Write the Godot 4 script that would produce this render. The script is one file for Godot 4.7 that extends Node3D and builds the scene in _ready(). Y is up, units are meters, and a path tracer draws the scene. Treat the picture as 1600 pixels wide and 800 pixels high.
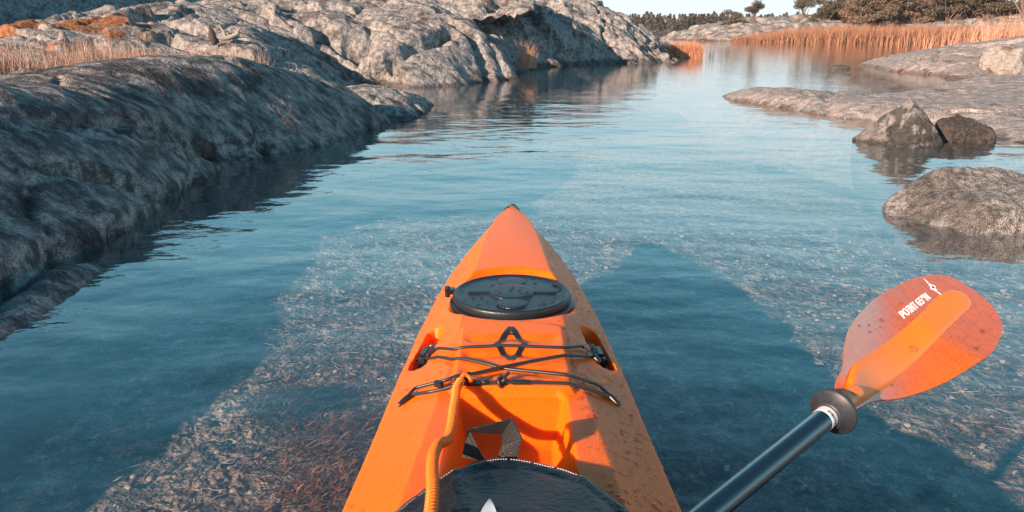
extends Node3D
# An orange kayak nosing into a rocky cove on a clear, low-sun autumn day.

var rng := RandomNumberGenerator.new()
var used := {}
var fbm := FastNoiseLite.new()
var cell := FastNoiseLite.new()
var cellv := FastNoiseLite.new()
var fine := FastNoiseLite.new()
var M := {}

# ---------------------------------------------------------------- mesh building
class Geo:
	var v := PackedVector3Array()
	var i := PackedInt32Array()
	var c := PackedColorArray()
	func tri(a: int, b: int, d: int):
		i.append(a); i.append(b); i.append(d)
	func quad(a: int, b: int, d: int, e: int):
		i.append_array(PackedInt32Array([a, b, d, a, d, e]))
	func grid(pts: PackedVector3Array, cols: int, flip := false):
		var o := v.size()
		v.append_array(pts)
		var rows: int = pts.size() / cols
		for r in rows - 1:
			for k in cols - 1:
				var a: int = o + r * cols + k
				if flip: quad(a, a + cols, a + cols + 1, a + 1)
				else: quad(a, a + 1, a + cols + 1, a + cols)
	func face(pts: Array):
		# a flat polygon with corners of its own, clockwise seen from its front
		var o := v.size()
		for p in pts: v.append(p)
		for k in pts.size() - 2: tri(o, o + k + 1, o + k + 2)
	func box(at: Basis, mid: Vector3, size: Vector3, bev := 0.0):
		# a box with chamfered edges: each of its six faces is inset, strips close the edges
		var h := size * 0.5
		var b := minf(bev, minf(h.x, minf(h.y, h.z)) * 0.8)
		for ax in 3:
			for s in [-1.0, 1.0]:
				var u := (ax + 1) % 3
				var w := (ax + 2) % 3
				var ring := []
				for q in [[-1, -1], [1, -1], [1, 1], [-1, 1]]:
					var p := Vector3.ZERO
					p[ax] = s * h[ax]
					p[u] = q[0] * (h[u] - b)
					p[w] = q[1] * (h[w] - b)
					ring.append(mid + at * p)
				if s > 0: ring.reverse()
				face(ring)
		if b <= 0.0: return
		for ax in 3:
			var u := (ax + 1) % 3
			var w := (ax + 2) % 3
			for su in [-1.0, 1.0]:
				for sw in [-1.0, 1.0]:
					var ring := []
					for q in [[-1, 0], [1, 0], [1, 1], [-1, 1]]:
						var p := Vector3.ZERO
						p[ax] = q[0] * (h[ax] - b)
						p[u] = su * (h[u] - (b if q[1] == 1 else 0.0))
						p[w] = sw * (h[w] - (0.0 if q[1] == 1 else b))
						ring.append(mid + at * p)
					if su * sw < 0: ring.reverse()
					face(ring)
	func tube(path: PackedVector3Array, r, sides := 8, ends := true):
		var n := path.size()
		var t := (path[1] - path[0]).normalized()
		var a := t.cross(Vector3.UP if absf(t.y) < 0.9 else Vector3.RIGHT).normalized()
		var o := v.size()
		for k in n:
			var t2 := (path[mini(k + 1, n - 1)] - path[maxi(k - 1, 0)]).normalized()
			a = (a - t2 * a.dot(t2)).normalized()
			var b := t2.cross(a)
			var rad: float = r if r is float else r[k]
			for s in sides:
				var g := TAU * s / sides
				v.append(path[k] + (a * cos(g) + b * sin(g)) * rad)
		for k in n - 1:
			for s in sides:
				var p := o + k * sides + s
				var q := o + k * sides + (s + 1) % sides
				quad(p, p + sides, q + sides, q)
		if ends:
			for e in [0, n - 1]:
				var m := v.size()
				v.append(path[e])
				for s in sides:
					var p: int = o + e * sides + s
					var q: int = o + e * sides + (s + 1) % sides
					if e == 0: tri(m, p, q)
					else: tri(m, q, p)
	func lathe(prof: Array, sides: int, at := Transform3D()):
		# profile of Vector2(radius, height), from the outside bottom up to the middle
		var pts := PackedVector3Array()
		for p in prof:
			for s in sides + 1:
				var g := TAU * s / sides
				pts.append(at * Vector3(p.x * cos(g), p.y, p.x * sin(g)))
		grid(pts, sides + 1)
	func mesh() -> ArrayMesh:
		var n := PackedVector3Array()
		n.resize(v.size())
		for k in range(0, i.size(), 3):
			var a := i[k]; var b := i[k + 1]; var d := i[k + 2]
			var f := (v[d] - v[a]).cross(v[b] - v[a])
			n[a] += f; n[b] += f; n[d] += f
		for k in n.size(): n[k] = n[k].normalized() if n[k].length_squared() > 0.0 else Vector3.UP
		var s := []
		s.resize(Mesh.ARRAY_MAX)
		s[Mesh.ARRAY_VERTEX] = v
		s[Mesh.ARRAY_NORMAL] = n
		s[Mesh.ARRAY_INDEX] = i
		if c.size() == v.size() and c.size() > 0: s[Mesh.ARRAY_COLOR] = c
		var m := ArrayMesh.new()
		m.add_surface_from_arrays(Mesh.PRIMITIVE_TRIANGLES, s)
		return m

# a smooth surface through given heights (multiquadric interpolation)
class Field:
	var px := PackedFloat32Array()
	var pz := PackedFloat32Array()
	var w := PackedFloat64Array()
	var c2 := 0.1
	var base := 0.0
	func _init(pts: Array, soft: float, floor_h: float):
		c2 = soft * soft
		base = floor_h
		var n := pts.size()
		var a := []
		for r in n:
			px.append(pts[r].x); pz.append(pts[r].z)
		for r in n:
			var row := PackedFloat64Array()
			for k in n:
				var dx := px[r] - px[k]
				var dz := pz[r] - pz[k]
				row.append(sqrt(dx * dx + dz * dz + c2))
			row[r] += -0.02
			row.append(pts[r].y - base)
			a.append(row)
		for k in n:
			var best := k
			for r in range(k + 1, n):
				if absf(a[r][k]) > absf(a[best][k]): best = r
			var sw = a[k]; a[k] = a[best]; a[best] = sw
			for r in range(k + 1, n):
				var f: float = a[r][k] / a[k][k]
				if f != 0.0:
					var rr: PackedFloat64Array = a[r]
					var kk: PackedFloat64Array = a[k]
					for q in range(k, n + 1): rr[q] -= f * kk[q]
					a[r] = rr
		w.resize(n)
		for k in range(n - 1, -1, -1):
			var s: float = a[k][n]
			for q in range(k + 1, n): s -= a[k][q] * w[q]
			w[k] = s / a[k][k]
	func h(x: float, z: float) -> float:
		var s := base
		for k in px.size():
			var dx := x - px[k]
			var dz := z - pz[k]
			s += w[k] * sqrt(dx * dx + dz * dz + c2)
		return s

# ---------------------------------------------------------------- naming
func numbered(called: String) -> String:
	used[called] = used.get(called, -1) + 1
	return called if used[called] == 0 else "%s_%03d" % [called, used[called]]

func tag(o: Node3D, label: String, category: String, group := "") -> Node3D:
	o.set_meta("label", label)
	o.set_meta("category", category)
	if group != "": o.set_meta("group", group)
	return o

func thing(called: String, label: String, category: String, at := Vector3.ZERO, group := "") -> Node3D:
	var o := Node3D.new()
	o.name = numbered(called)
	add_child(o)
	o.position = at
	return tag(o, label, category, group)

func put(called: String, m: Mesh, mat: Material, parent: Node = null, kind := "") -> MeshInstance3D:
	var o := MeshInstance3D.new()
	o.mesh = m
	o.material_override = mat
	if parent == null:
		o.name = numbered(called)
		add_child(o)
	else:
		o.name = called
		parent.add_child(o, true)
	if kind != "": o.set_meta("kind", kind)
	return o

func scatter(called: String, m: Mesh, mat: Material, places: Array, tints: Array, parent: Node = null) -> MultiMeshInstance3D:
	var mm := MultiMesh.new()
	mm.transform_format = MultiMesh.TRANSFORM_3D
	mm.use_colors = tints.size() > 0
	mm.mesh = m
	mm.instance_count = places.size()
	for k in places.size():
		mm.set_instance_transform(k, places[k])
		if tints.size() > 0: mm.set_instance_color(k, tints[k])
	var o := MultiMeshInstance3D.new()
	o.multimesh = mm
	o.material_override = mat
	if parent == null:
		o.name = numbered(called)
		add_child(o)
	else:
		o.name = called
		parent.add_child(o, true)
	o.set_meta("kind", "stuff")
	return o

# ---------------------------------------------------------------- materials
func lin(r: float, g: float, b: float) -> Color:
	return Color(r, g, b).linear_to_srgb()

func noise(kind: int, freq: float, octaves := 4, seed_ := 1, fractal := FastNoiseLite.FRACTAL_FBM) -> FastNoiseLite:
	var n := FastNoiseLite.new()
	n.noise_type = kind
	n.frequency = freq
	n.seed = seed_
	n.fractal_type = fractal
	n.fractal_octaves = octaves
	return n

func tex(n: FastNoiseLite, size: int, stops: Array, cols: Array, blend := 0.15) -> NoiseTexture2D:
	var t := NoiseTexture2D.new()
	t.width = size
	t.height = size
	t.seamless = true
	t.seamless_blend_skirt = blend
	t.noise = n
	if stops.size() > 0:
		var g := Gradient.new()
		g.offsets = PackedFloat32Array(stops)
		g.colors = PackedColorArray(cols)
		t.color_ramp = g
	return t

func plain(col: Color, rough := 0.5, metal := 0.0) -> StandardMaterial3D:
	var m := StandardMaterial3D.new()
	m.albedo_color = col
	m.roughness = rough
	m.metallic = metal
	return m

func rock_material(alb: Texture2D, speck: Texture2D, bump: Texture2D, scale: Vector3, height: float) -> StandardMaterial3D:
	var m := StandardMaterial3D.new()
	m.albedo_texture = alb
	m.vertex_color_use_as_albedo = true
	m.roughness = 0.85
	m.uv1_triplanar = true
	m.uv1_world_triplanar = true
	m.uv1_scale = scale
	m.uv1_triplanar_sharpness = 6.0
	m.uv2_triplanar_sharpness = 6.0
	m.uv2_triplanar = true
	m.uv2_world_triplanar = true
	m.uv2_scale = scale * 1.37
	m.detail_enabled = true
	m.detail_albedo = speck
	m.detail_uv_layer = BaseMaterial3D.DETAIL_UV_2
	m.detail_blend_mode = BaseMaterial3D.BLEND_MODE_MUL
	m.heightmap_enabled = true
	m.heightmap_texture = bump
	m.heightmap_scale = height
	return m

func make_materials():
	var grain := noise(FastNoiseLite.TYPE_SIMPLEX, 0.008, 8, 3)
	grain.fractal_gain = 0.62
	var alb := tex(grain, 1024, [0.0, 0.3, 0.42, 0.55, 0.75, 1.0],
		[lin(.08, .08, .08), lin(.155, .153, .15), lin(.245, .238, .23), lin(.31, .297, .285), lin(.39, .37, .355), lin(.52, .49, .47)])
	var speck := tex(noise(FastNoiseLite.TYPE_SIMPLEX, 0.05, 5, 8), 1024, [0.0, 0.36, 0.46, 0.62, 1.0],
		[lin(.3, .3, .3), lin(.55, .55, .55), lin(.95, .94, .93), lin(1, 1, 1), lin(1, 1, 1)])
	var rough_noise := noise(FastNoiseLite.TYPE_SIMPLEX, 0.014, 7, 12)
	rough_noise.fractal_gain = 0.62
	rough_noise.fractal_gain = 0.66
	var bump := tex(rough_noise, 1024, [], [])
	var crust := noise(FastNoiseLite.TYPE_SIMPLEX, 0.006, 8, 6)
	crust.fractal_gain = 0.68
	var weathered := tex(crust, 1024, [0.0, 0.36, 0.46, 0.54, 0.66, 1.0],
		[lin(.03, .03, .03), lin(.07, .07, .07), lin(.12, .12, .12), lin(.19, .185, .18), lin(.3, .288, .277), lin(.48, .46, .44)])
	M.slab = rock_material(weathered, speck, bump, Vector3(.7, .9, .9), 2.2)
	M.rock = rock_material(alb, speck, bump, Vector3(.8, .8, .8), 2.6)
	var calm := tex(noise(FastNoiseLite.TYPE_SIMPLEX, 0.012, 6, 5), 1024, [0.0, 0.3, 0.5, 0.7, 1.0],
		[lin(.14, .13, .125), lin(.23, .215, .2), lin(.29, .265, .25), lin(.35, .315, .295), lin(.43, .39, .36)])
	M.pink_rock = rock_material(calm, speck, bump, Vector3(.5, .5, .5), 1.4)
	var bold := tex(noise(FastNoiseLite.TYPE_SIMPLEX, 0.045, 5, 9), 1024, [0.0, 0.38, 0.46, 0.58, 0.68, 1.0],
		[lin(.12, .12, .12), lin(.25, .25, .25), lin(.8, .79, .78), lin(.85, .84, .83), lin(1, 1, 1), lin(1, 1, 1)])
	M.boulder = rock_material(alb, bold, bump, Vector3(2.0, 2.0, 2.0), 1.6)
	var bed_alb := tex(noise(FastNoiseLite.TYPE_SIMPLEX, 0.01, 6, 21), 1024, [0.0, 0.35, 0.5, 0.66, 1.0],
		[lin(.05, .04, .03), lin(.11, .088, .07), lin(.18, .148, .12), lin(.25, .21, .175), lin(.4, .345, .29)])
	var bed_bump := tex(noise(FastNoiseLite.TYPE_SIMPLEX, 0.02, 6, 22), 1024, [], [])
	M.bed = rock_material(bed_alb, speck, bed_bump, Vector3(.8, .8, .8), 2.0)
	M.land = rock_material(alb, speck, bump, Vector3(.12, .12, .12), 8.0)

	var wave := noise(FastNoiseLite.TYPE_SIMPLEX_SMOOTH, 0.008, 4, 31)
	wave.fractal_gain = 0.45
	wave.domain_warp_enabled = true
	wave.domain_warp_amplitude = 22.0
	wave.domain_warp_frequency = 0.006
	var w := StandardMaterial3D.new()
	w.transparency = BaseMaterial3D.TRANSPARENCY_ALPHA
	w.albedo_color = Color(lin(.01, .13, .19), 0.11)
	w.roughness = 0.02
	w.metallic_specular = 0.5
	w.uv1_triplanar = true
	w.uv1_world_triplanar = true
	w.uv1_scale = Vector3(.36, .36, .52)
	w.heightmap_enabled = true
	w.heightmap_texture = tex(wave, 1024, [], [])
	w.heightmap_scale = 0.22
	M.water = w

	var k := plain(lin(.92, .148, .004), 0.38)
	k.metallic_specular = 0.31
	k.uv1_triplanar = true
	k.uv1_scale = Vector3(5, 5, 5)
	k.heightmap_enabled = true
	k.heightmap_texture = tex(noise(FastNoiseLite.TYPE_SIMPLEX, 0.06, 3, 41), 512, [], [])
	k.heightmap_scale = 0.06
	k.subsurf_scatter_enabled = true
	k.subsurf_scatter_strength = 0.85
	M.orange = k
	M.coil = plain(lin(.9, .17, .004), 0.38)
	M.black = plain(lin(.012, .013, .015), 0.32)
	M.hatch = plain(lin(.016, .02, .024), 0.36)
	M.hatch.uv1_triplanar = true
	M.hatch.uv1_scale = Vector3(9, 9, 9)
	M.hatch.heightmap_enabled = true
	M.hatch.heightmap_texture = k.heightmap_texture
	M.hatch.heightmap_scale = 0.05
	M.decal = plain(lin(.01, .014, .02), 0.45)
	M.cord = plain(lin(.02, .02, .022), 0.4)
	M.screw = plain(lin(.5, .5, .5), 0.3, 1.0)
	M.white = plain(lin(.8, .8, .8), 0.5)
	M.label = plain(lin(.7, .7, .7), 0.45)
	M.ring = plain(lin(.032, .036, .041), 0.45)
	M.ring.uv1_triplanar = true
	M.ring.uv1_scale = Vector3(14, 14, 14)
	M.ring.albedo_texture = tex(noise(FastNoiseLite.TYPE_SIMPLEX, 0.03, 5, 51), 256, [0.0, 0.5, 1.0], [lin(.35, .35, .35), lin(.8, .8, .8), lin(1, 1, 1)])
	M.shaft = plain(lin(.006, .012, .018), 0.12)
	M.shaft.metallic_specular = 0.7
	M.shaft.clearcoat_enabled = true
	M.shaft.clearcoat = 0.6
	M.shaft.clearcoat_roughness = 0.05
	var cloth := plain(lin(.005, .007, .011), 0.5)
	cloth.uv1_triplanar = true
	cloth.uv1_scale = Vector3(6, 6, 6)
	cloth.heightmap_enabled = true
	cloth.heightmap_texture = tex(noise(FastNoiseLite.TYPE_SIMPLEX, 0.02, 5, 61), 512, [], [])
	cloth.heightmap_scale = 0.25
	M.cloth = cloth
	M.web = weave_material()
	M.blade = blade_material()
	M.spine = plain(lin(.85, .2, .012), 0.22)
	M.drop = StandardMaterial3D.new()
	M.drop.refraction_enabled = true
	M.drop.refraction_scale = 0.033
	M.drop.transparency = BaseMaterial3D.TRANSPARENCY_ALPHA
	M.drop.albedo_color = Color(1, 1, 1, 0.0)
	M.drop.roughness = 0.02
	M.reed = leafy(Color(1, 1, 1), 0.35)
	M.leaf = leafy(Color(1, 1, 1), 0.2)
	M.bark = plain(lin(.14, .1, .08), 0.9)
	M.weed = leafy(Color(1, 1, 1), 0.3)
	M.wood = plain(lin(.3, .25, .22), 0.85)
	M.darkwood = plain(lin(.05, .035, .03), 0.85)

func leafy(col: Color, through: float) -> StandardMaterial3D:
	var m := plain(col, 0.7)
	m.vertex_color_use_as_albedo = true
	m.backlight_enabled = true
	m.backlight = Color(through, through, through)
	m.cull_mode = BaseMaterial3D.CULL_DISABLED
	return m

func weave_material() -> StandardMaterial3D:
	# webbing: rows of slanted threads
	var im := Image.create(64, 64, false, Image.FORMAT_RGB8)
	for y in 64:
		for x in 64:
			var a := fposmod(x + (y / 8) * 4, 8.0) / 8.0
			var b := fposmod(y, 8.0) / 8.0
			var h := sin(a * PI) * sin(b * PI)
			im.set_pixel(x, y, Color(h, h, h))
	var t := ImageTexture.create_from_image(im)
	var m := plain(lin(.011, .01, .011), 0.55)
	m.uv1_triplanar = true
	m.uv1_scale = Vector3(45, 45, 45)
	m.heightmap_enabled = true
	m.heightmap_texture = t
	m.heightmap_scale = 0.12
	return m

func blade_material() -> StandardMaterial3D:
	# woven core showing through a glossy orange resin
	var im := Image.create(256, 256, false, Image.FORMAT_RGB8)
	rng.seed = 77
	var jig := []
	for k in 64: jig.append(rng.randf())
	for y in 256:
		for x in 256:
			var gx := x % 16
			var gy := y % 16
			var line := 1.0 if gx < 3 or gy < 2 else 0.0
			var t: float = 0.75 + 0.25 * jig[(x / 16 + 7 * (y / 16)) % 64]
			var base := Color(0.64, 0.12, 0.004) * t
			var hi := Color(0.72, 0.17, 0.012)
			var c := base.lerp(hi, line * 0.35)
			im.set_pixel(x, y, Color(c.r, c.g, c.b).linear_to_srgb())
	var m := plain(Color(1, 1, 1), 0.28)
	m.albedo_texture = ImageTexture.create_from_image(im)
	m.uv1_triplanar = true
	m.uv1_scale = Vector3(8.5, 8.5, 8.5)
	m.backlight_enabled = true
	m.backlight = Color(0.22, 0.22, 0.22)
	m.metallic_specular = 0.85
	m.clearcoat_enabled = true
	m.clearcoat = 1.0
	m.clearcoat_roughness = 0.08
	return m

# ---------------------------------------------------------------- rock
# style: amp (block steps), size (block size), rough (fine relief), wet (height of the dark waterline band), tint, lichen (0..1), cracks
func hash2(a: float, b: float, k: float) -> float:
	return fposmod(sin(a * 127.1 + b * 311.7 + k * 74.7) * 43758.5453, 1.0)

func facets(x: float, z: float, key: float) -> Vector2:
	# ground broken into blocks: each has its own height and tilt. Returns (height, distance to the nearest cleft)
	var ix := floorf(x)
	var iz := floorf(z)
	var d1 := 9.0
	var d2 := 9.0
	var h := 0.0
	for a in [-1.0, 0.0, 1.0]:
		for b in [-1.0, 0.0, 1.0]:
			var cx: float = ix + a
			var cz: float = iz + b
			var px := cx + .15 + .7 * hash2(cx, cz, key)
			var pz := cz + .15 + .7 * hash2(cx, cz, key + 1.0)
			var dx := x - px
			var dz := z - pz
			var d := dx * dx + dz * dz
			if d < d1:
				d2 = d1
				d1 = d
				h = (hash2(cx, cz, key + 2.0) - .5) + dx * 1.5 * (hash2(cx, cz, key + 3.0) - .5) + dz * 1.5 * (hash2(cx, cz, key + 4.0) - .5)
			elif d < d2: d2 = d
	return Vector2(h, sqrt(d2) - sqrt(d1))

func rock_detail(p: Vector3, s: Dictionary) -> float:
	var d: float = s.rough * fbm.get_noise_3d(p.x * 2.3, p.y * 2.3, p.z * 2.3) * 1.6
	d += s.rough * 0.45 * fine.get_noise_3d(p.x, p.y, p.z)
	if s.amp > 0.0:
		var k: float = 1.0 / float(s.size)
		var wx: float = s.warp * fbm.get_noise_3d(p.x * .9, p.y, p.z * .9)
		var wz: float = s.warp * fbm.get_noise_3d(p.z * .9 + 31.0, p.x * .9, p.y)
		var x := (p.x + wx + .35 * p.y) * k
		var z := (p.z + wz - .3 * p.y) * k
		var u := x * .82 + z * .57          # the joints run askew
		var w := (z * .82 - x * .57) * 1.35
		var f := facets(u, w, 1.0)
		var e := facets(u * 2.6 + 7.0, w * 2.6, 21.0)
		d += s.amp * f.x * minf(f.y / .08, 1.0) + s.amp * .42 * s.small * e.x * minf(e.y / .1, 1.0)
		d -= s.crack * maxf(0.0, 1.0 - f.y / s.crack_w) + s.crack * .35 * s.small * maxf(0.0, 1.0 - e.y / (s.crack_w * 1.2))
	if s.has("foliation"):
		# thin ridges where the banded rock has weathered, running down the slope
		var u: float = p.x * .83 + p.z * .56
		var w: float = p.z * .83 - p.x * .56
		d += s.foliation * (fine.get_noise_3d(u * .45, 3.0, w * 2.1) + .8 * fine.get_noise_3d(u * .2 + 9.0, 5.0, w * .8))
	if s.has("grooves"):
		for g in s.grooves:
			var q := Vector2(p.x, p.z)
			for m in g[0].size() - 1:
				var a := Vector2(g[0][m][0], g[0][m][1])
				var b := Vector2(g[0][m + 1][0], g[0][m + 1][1])
				if q.distance_squared_to(a) > 2.5: continue
				var o := Geometry2D.get_closest_point_to_segment(q, a, b).distance_to(q)
				d -= g[1] * maxf(0.0, 1.0 - o / g[2]) * .8
	return d

func rock_color(p: Vector3, n: Vector3, s: Dictionary) -> Color:
	var c: Color = s.tint
	var m := fbm.get_noise_3d(p.x * 1.1 + 40.0, p.y * 1.1, p.z * 1.1)
	c = c * (1.0 + 0.45 * m)
	# pale and pink mineral patches
	var pk := clampf(fbm.get_noise_3d(p.x * 0.9, p.y * 0.9 + 70.0, p.z * 0.9) * 3.0, 0.0, 1.0)
	c = c.lerp(Color(c.r * 1.12, c.g * 0.96, c.b * 0.9), pk)
	# black crust lichen, blotches with an outline
	var bl := fine.get_noise_3d(p.x * 0.55 + 11.0, p.y * 0.55, p.z * 0.55) + 0.55 * fbm.get_noise_3d(p.x * 0.8 - 30.0, p.y * 0.8, p.z * 0.8)
	c = c * lerpf(1.0, 0.34, smoothstep(0.28, 0.42, bl + s.black))
	# orange lichen where the photograph shows it
	if s.has("orange"):
		for o in s.orange:
			var r: float = Vector2((p.x - o[0]) / o[2], (p.z - o[1]) / o[3]).length()
			var g := fine.get_noise_3d(p.x * 1.6, p.y * 1.6, p.z * 1.6) * 0.7 + fbm.get_noise_3d(p.x * 3.0, p.y * 3.0, p.z * 3.0)
			var a := smoothstep(0.0, 0.12, 1.0 - r + g * 0.8)
			c = c.lerp(Color(2.7, .38, .1), a * 0.9)
	# white streaks of bird lime running down from the top
	if s.has("white"):
		var at: Array = s.white
		var st := fine.get_noise_3d(p.x * 3.5, p.y * .7, p.z * 3.5) + .5 * fbm.get_noise_3d(p.x * 4.0, p.y * 1.5, p.z * 4.0)
		if p.y > at[1] - .18 and st > .1 + .5 * (at[1] - p.y): c = Color(2.3, 2.25, 2.2)
	# wet, weed-dark rock up to the waterline
	var line: float = s.wet + 0.035 * fine.get_noise_3d(p.x * 0.8, p.y, p.z * 0.8)
	if p.y < line: c = Color(c.r * 0.3, c.g * 0.3, c.b * 0.3)
	return Color(c.r, c.g, c.b)

func style(over: Dictionary) -> Dictionary:
	var s := {"amp": 0.0, "size": 1.0, "rough": 0.02, "wet": 0.03, "tint": Color(1, 1, 1), "black": 0.0, "crack": 0.0, "crack_w": 0.1, "warp": 0.35, "small": 1.0}
	s.merge(over, true)
	return s

func rock_sheet(f: Field, x0: float, x1: float, z0: float, z1: float, step: float, s: Dictionary, low := -0.5, near_step := 0.0) -> ArrayMesh:
	var xs := PackedFloat32Array()
	var zs := PackedFloat32Array()
	var x := x0
	while x <= x1:
		xs.append(x); x += step
	var z := z0
	while z <= z1:
		zs.append(z); z += step
	var nx := xs.size()
	var nz := zs.size()
	var p := PackedVector3Array()
	p.resize(nx * nz)
	for r in nz:
		for k in nx:
			p[r * nx + k] = Vector3(xs[k], maxf(f.h(xs[k], zs[r]), low - 0.3), zs[r])
	var g := Geo.new()
	g.v.resize(nx * nz)
	g.c.resize(nx * nz)
	for r in nz:
		for k in nx:
			var o := r * nx + k
			var a := p[o]
			var n := (p[mini(r + 1, nz - 1) * nx + k] - p[maxi(r - 1, 0) * nx + k]).cross(p[r * nx + mini(k + 1, nx - 1)] - p[r * nx + maxi(k - 1, 0)]).normalized()
			if a.y > low - 0.1:
				a += n * rock_detail(a, s)
				g.c[o] = rock_color(a, n, s)
			g.v[o] = a
	for r in nz - 1:
		for k in nx - 1:
			var o := r * nx + k
			if maxf(maxf(p[o].y, p[o + 1].y), maxf(p[o + nx].y, p[o + nx + 1].y)) > low:
				g.quad(o, o + 1, o + nx + 1, o + nx)
	return g.mesh()

# a boulder: a rounded block whose surface is pushed in by flat cuts, then roughened
func boulder_mesh(size: Vector3, turn: float, cuts: Array, s: Dictionary, at: Vector3, rings := 70, power := 2.4) -> ArrayMesh:
	var g := Geo.new()
	var cols := rings * 2 + 1
	var b := Basis(Vector3.UP, turn)
	var pts := PackedVector3Array()
	for r in rings + 1:
		for k in cols:
			var la := PI * r / rings
			var lo := TAU * k / (cols - 1)
			var d := Vector3(sin(la) * cos(lo), cos(la), sin(la) * sin(lo))
			var q := pow(absf(d.x), power) + pow(absf(d.y), power) + pow(absf(d.z), power)
			var p := d / pow(q, 1.0 / power)
			for c in cuts:                       # [normal, distance]: soft planes
				var over: float = p.dot(c[0]) - c[1]
				if over > 0.0: p -= c[0] * over * 0.93
			p = b * (p * size)
			var n := (b * (d / size)).normalized()
			p += n * rock_detail(p + at, s)
			pts.append(p)
	g.grid(pts, cols)
	for p in pts: g.c.append(rock_color(p + at, Vector3.UP, s))
	return g.mesh()

# ---------------------------------------------------------------- the kayak's deck
const ZS := [-3.37, -3.3, -3.2, -3.0, -2.81, -2.6, -2.38, -2.1, -1.85, -1.55, -1.31, -1.04, -.6, 0.0, .5, 1.0, 1.3, 1.42]
const HW := [.003, .03, .055, .095, .132, .168, .2, .226, .243, .255, .263, .275, .292, .305, .29, .2, .08, .004]
const YE := [.186, .183, .181, .18, .182, .185, .19, .196, .202, .206, .209, .212, .196, .2, .2, .2, .2, .2]
const YP := [.19, .198, .208, .226, .241, .256, .268, .27, .262, .256, .262, .276, .29, .3, .29, .26, .22, .203]
const CW := [.001, .018, .034, .064, .08, .092, .102, .116, .125, .134, .148, .163, .18, .19, .17, .1, .03, .002]

func tab(ys: Array, z: float) -> float:
	if z <= ZS[0]: return ys[0]
	for k in ZS.size() - 1:
		if z < ZS[k + 1]:
			var t: float = (z - ZS[k]) / (ZS[k + 1] - ZS[k])
			var a: float = ys[maxi(k - 1, 0)]
			var d: float = ys[mini(k + 2, ZS.size() - 1)]
			return lerpf(lerpf(ys[k], ys[k + 1], t), cubic_interpolate(ys[k], ys[k + 1], a, d, t), 0.6)
	return ys[-1]

func smin(a: float, b: float, k: float) -> float:
	var h := clampf(0.5 + 0.5 * (b - a) / k, 0.0, 1.0)
	return lerpf(b, a, h) - k * h * (1.0 - h)

func deck(x: float, z: float) -> float:
	var w := tab(HW, z)
	var ye := tab(YE, z)
	var yp := tab(YP, z)
	var c := minf(tab(CW, z), w * 0.9)
	var ax := absf(x)
	var y: float
	if ax < c:
		y = yp + 0.004 * (1.0 - (ax / c) * (ax / c))
	else:
		var t := clampf((ax - c) / maxf(w - c, 0.001), 0.0, 1.0)
		y = lerpf(yp, ye, pow(t, lerpf(0.72, 0.95, smoothstep(-2.4, -1.9, z))))
		y -= 0.012 * pow(clampf((t - 0.9) / 0.1, 0.0, 1.0), 2.0)
	# the raised platform behind the hatch, with a curved front edge
	var front := -1.752 + 2.0 * x * x
	var up := smoothstep(front - 0.004, front + 0.012, z) * (1.0 - smoothstep(-0.2, 0.2, z))
	var on := 1.0 - smoothstep(0.116, 0.124, ax)
	if z < -1.375: y += up * lerpf(0.0035, 0.013, on)
	else: y += up * 0.0035
	# three shallow chevrons pressed into the platform
	if z > -1.7 and z < -1.39 and ax < 0.115:
		for c0 in [-1.63, -1.545, -1.455]:
			var d: float = (z - (c0 + 0.28 * (0.075 - absf(ax - 0.06)) - 0.02)) / 0.028
			y -= 0.0075 * maxf(0.0, 1.0 - absf(d)) * smoothstep(0.115, 0.09, ax)
	# the flat seat of the hatch
	var r := Vector2(x, z + 1.975).length()
	if r < 0.26: y = smin(y, 0.236 + maxf(0.0, r - 0.172) * 1.1, 0.006)
	# the foot well
	if z > -1.42 and z < -0.6 and ax < 0.14:
		var dx := minf(x + 0.114, 0.108 - x)
		var dz := z + 1.382
		var corner := 0.03
		var e := minf(dx, dz)
		if dx < corner and dz < corner:
			e = corner - Vector2(corner - dx, corner - dz).length()
		if e > 0.0:
			var deep := minf(smoothstep(0.0, 0.035, dx), smoothstep(-0.015, 0.11, dz) if dz > 0.0 else 0.0)
			y -= 0.075 * minf(deep, smoothstep(0.0, 0.03, e))
	# the slots for the side fittings
	for sgn in [-1.0, 1.0]:
		var mid := Vector2(sgn * 0.2, -1.69)
		var along := Vector2(sgn * 0.11, 1.0).normalized()
		var q := Vector2(x, z) - mid
		if absf(q.x) < 0.08 and absf(q.y) < 0.2:
			var l := clampf(q.dot(along), -0.095, 0.095)
			var o := (q - along * l).length()
			y -= 0.028 * (1.0 - smoothstep(0.017, 0.022, o))
	return y

func deck_normal(x: float, z: float) -> Vector3:
	var e := 0.004
	return Vector3(deck(x - e, z) - deck(x + e, z), 2.0 * e, deck(x, z - e) - deck(x, z + e)).normalized()

func on_deck(x: float, z: float, up := 0.0) -> Vector3:
	return Vector3(x, deck(x, z), z) + deck_normal(x, z) * up

func deck_bar(g: Geo, a: Vector2, b: Vector2, half: float, up := 0.0018, n := 8):
	# a strip of film lying on the deck
	var d := (b - a).normalized()
	var s := Vector2(-d.y, d.x) * half
	var pts := PackedVector3Array()
	for k in n + 1:
		var p := a.lerp(b, float(k) / n)
		for q in [p - s, p, p + s]: pts.append(Vector3(q.x, deck(q.x, q.y) + up, q.y))
	g.grid(pts, 3, true)

func smooth_path(p: Array, per := 8) -> PackedVector3Array:
	var out := PackedVector3Array()
	for k in p.size() - 1:
		var a: Vector3 = p[maxi(k - 1, 0)]
		var d: Vector3 = p[mini(k + 2, p.size() - 1)]
		for s in per: out.append(p[k].cubic_interpolate(p[k + 1], a, d, float(s) / per))
	out.append(p[-1])
	return out

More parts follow.
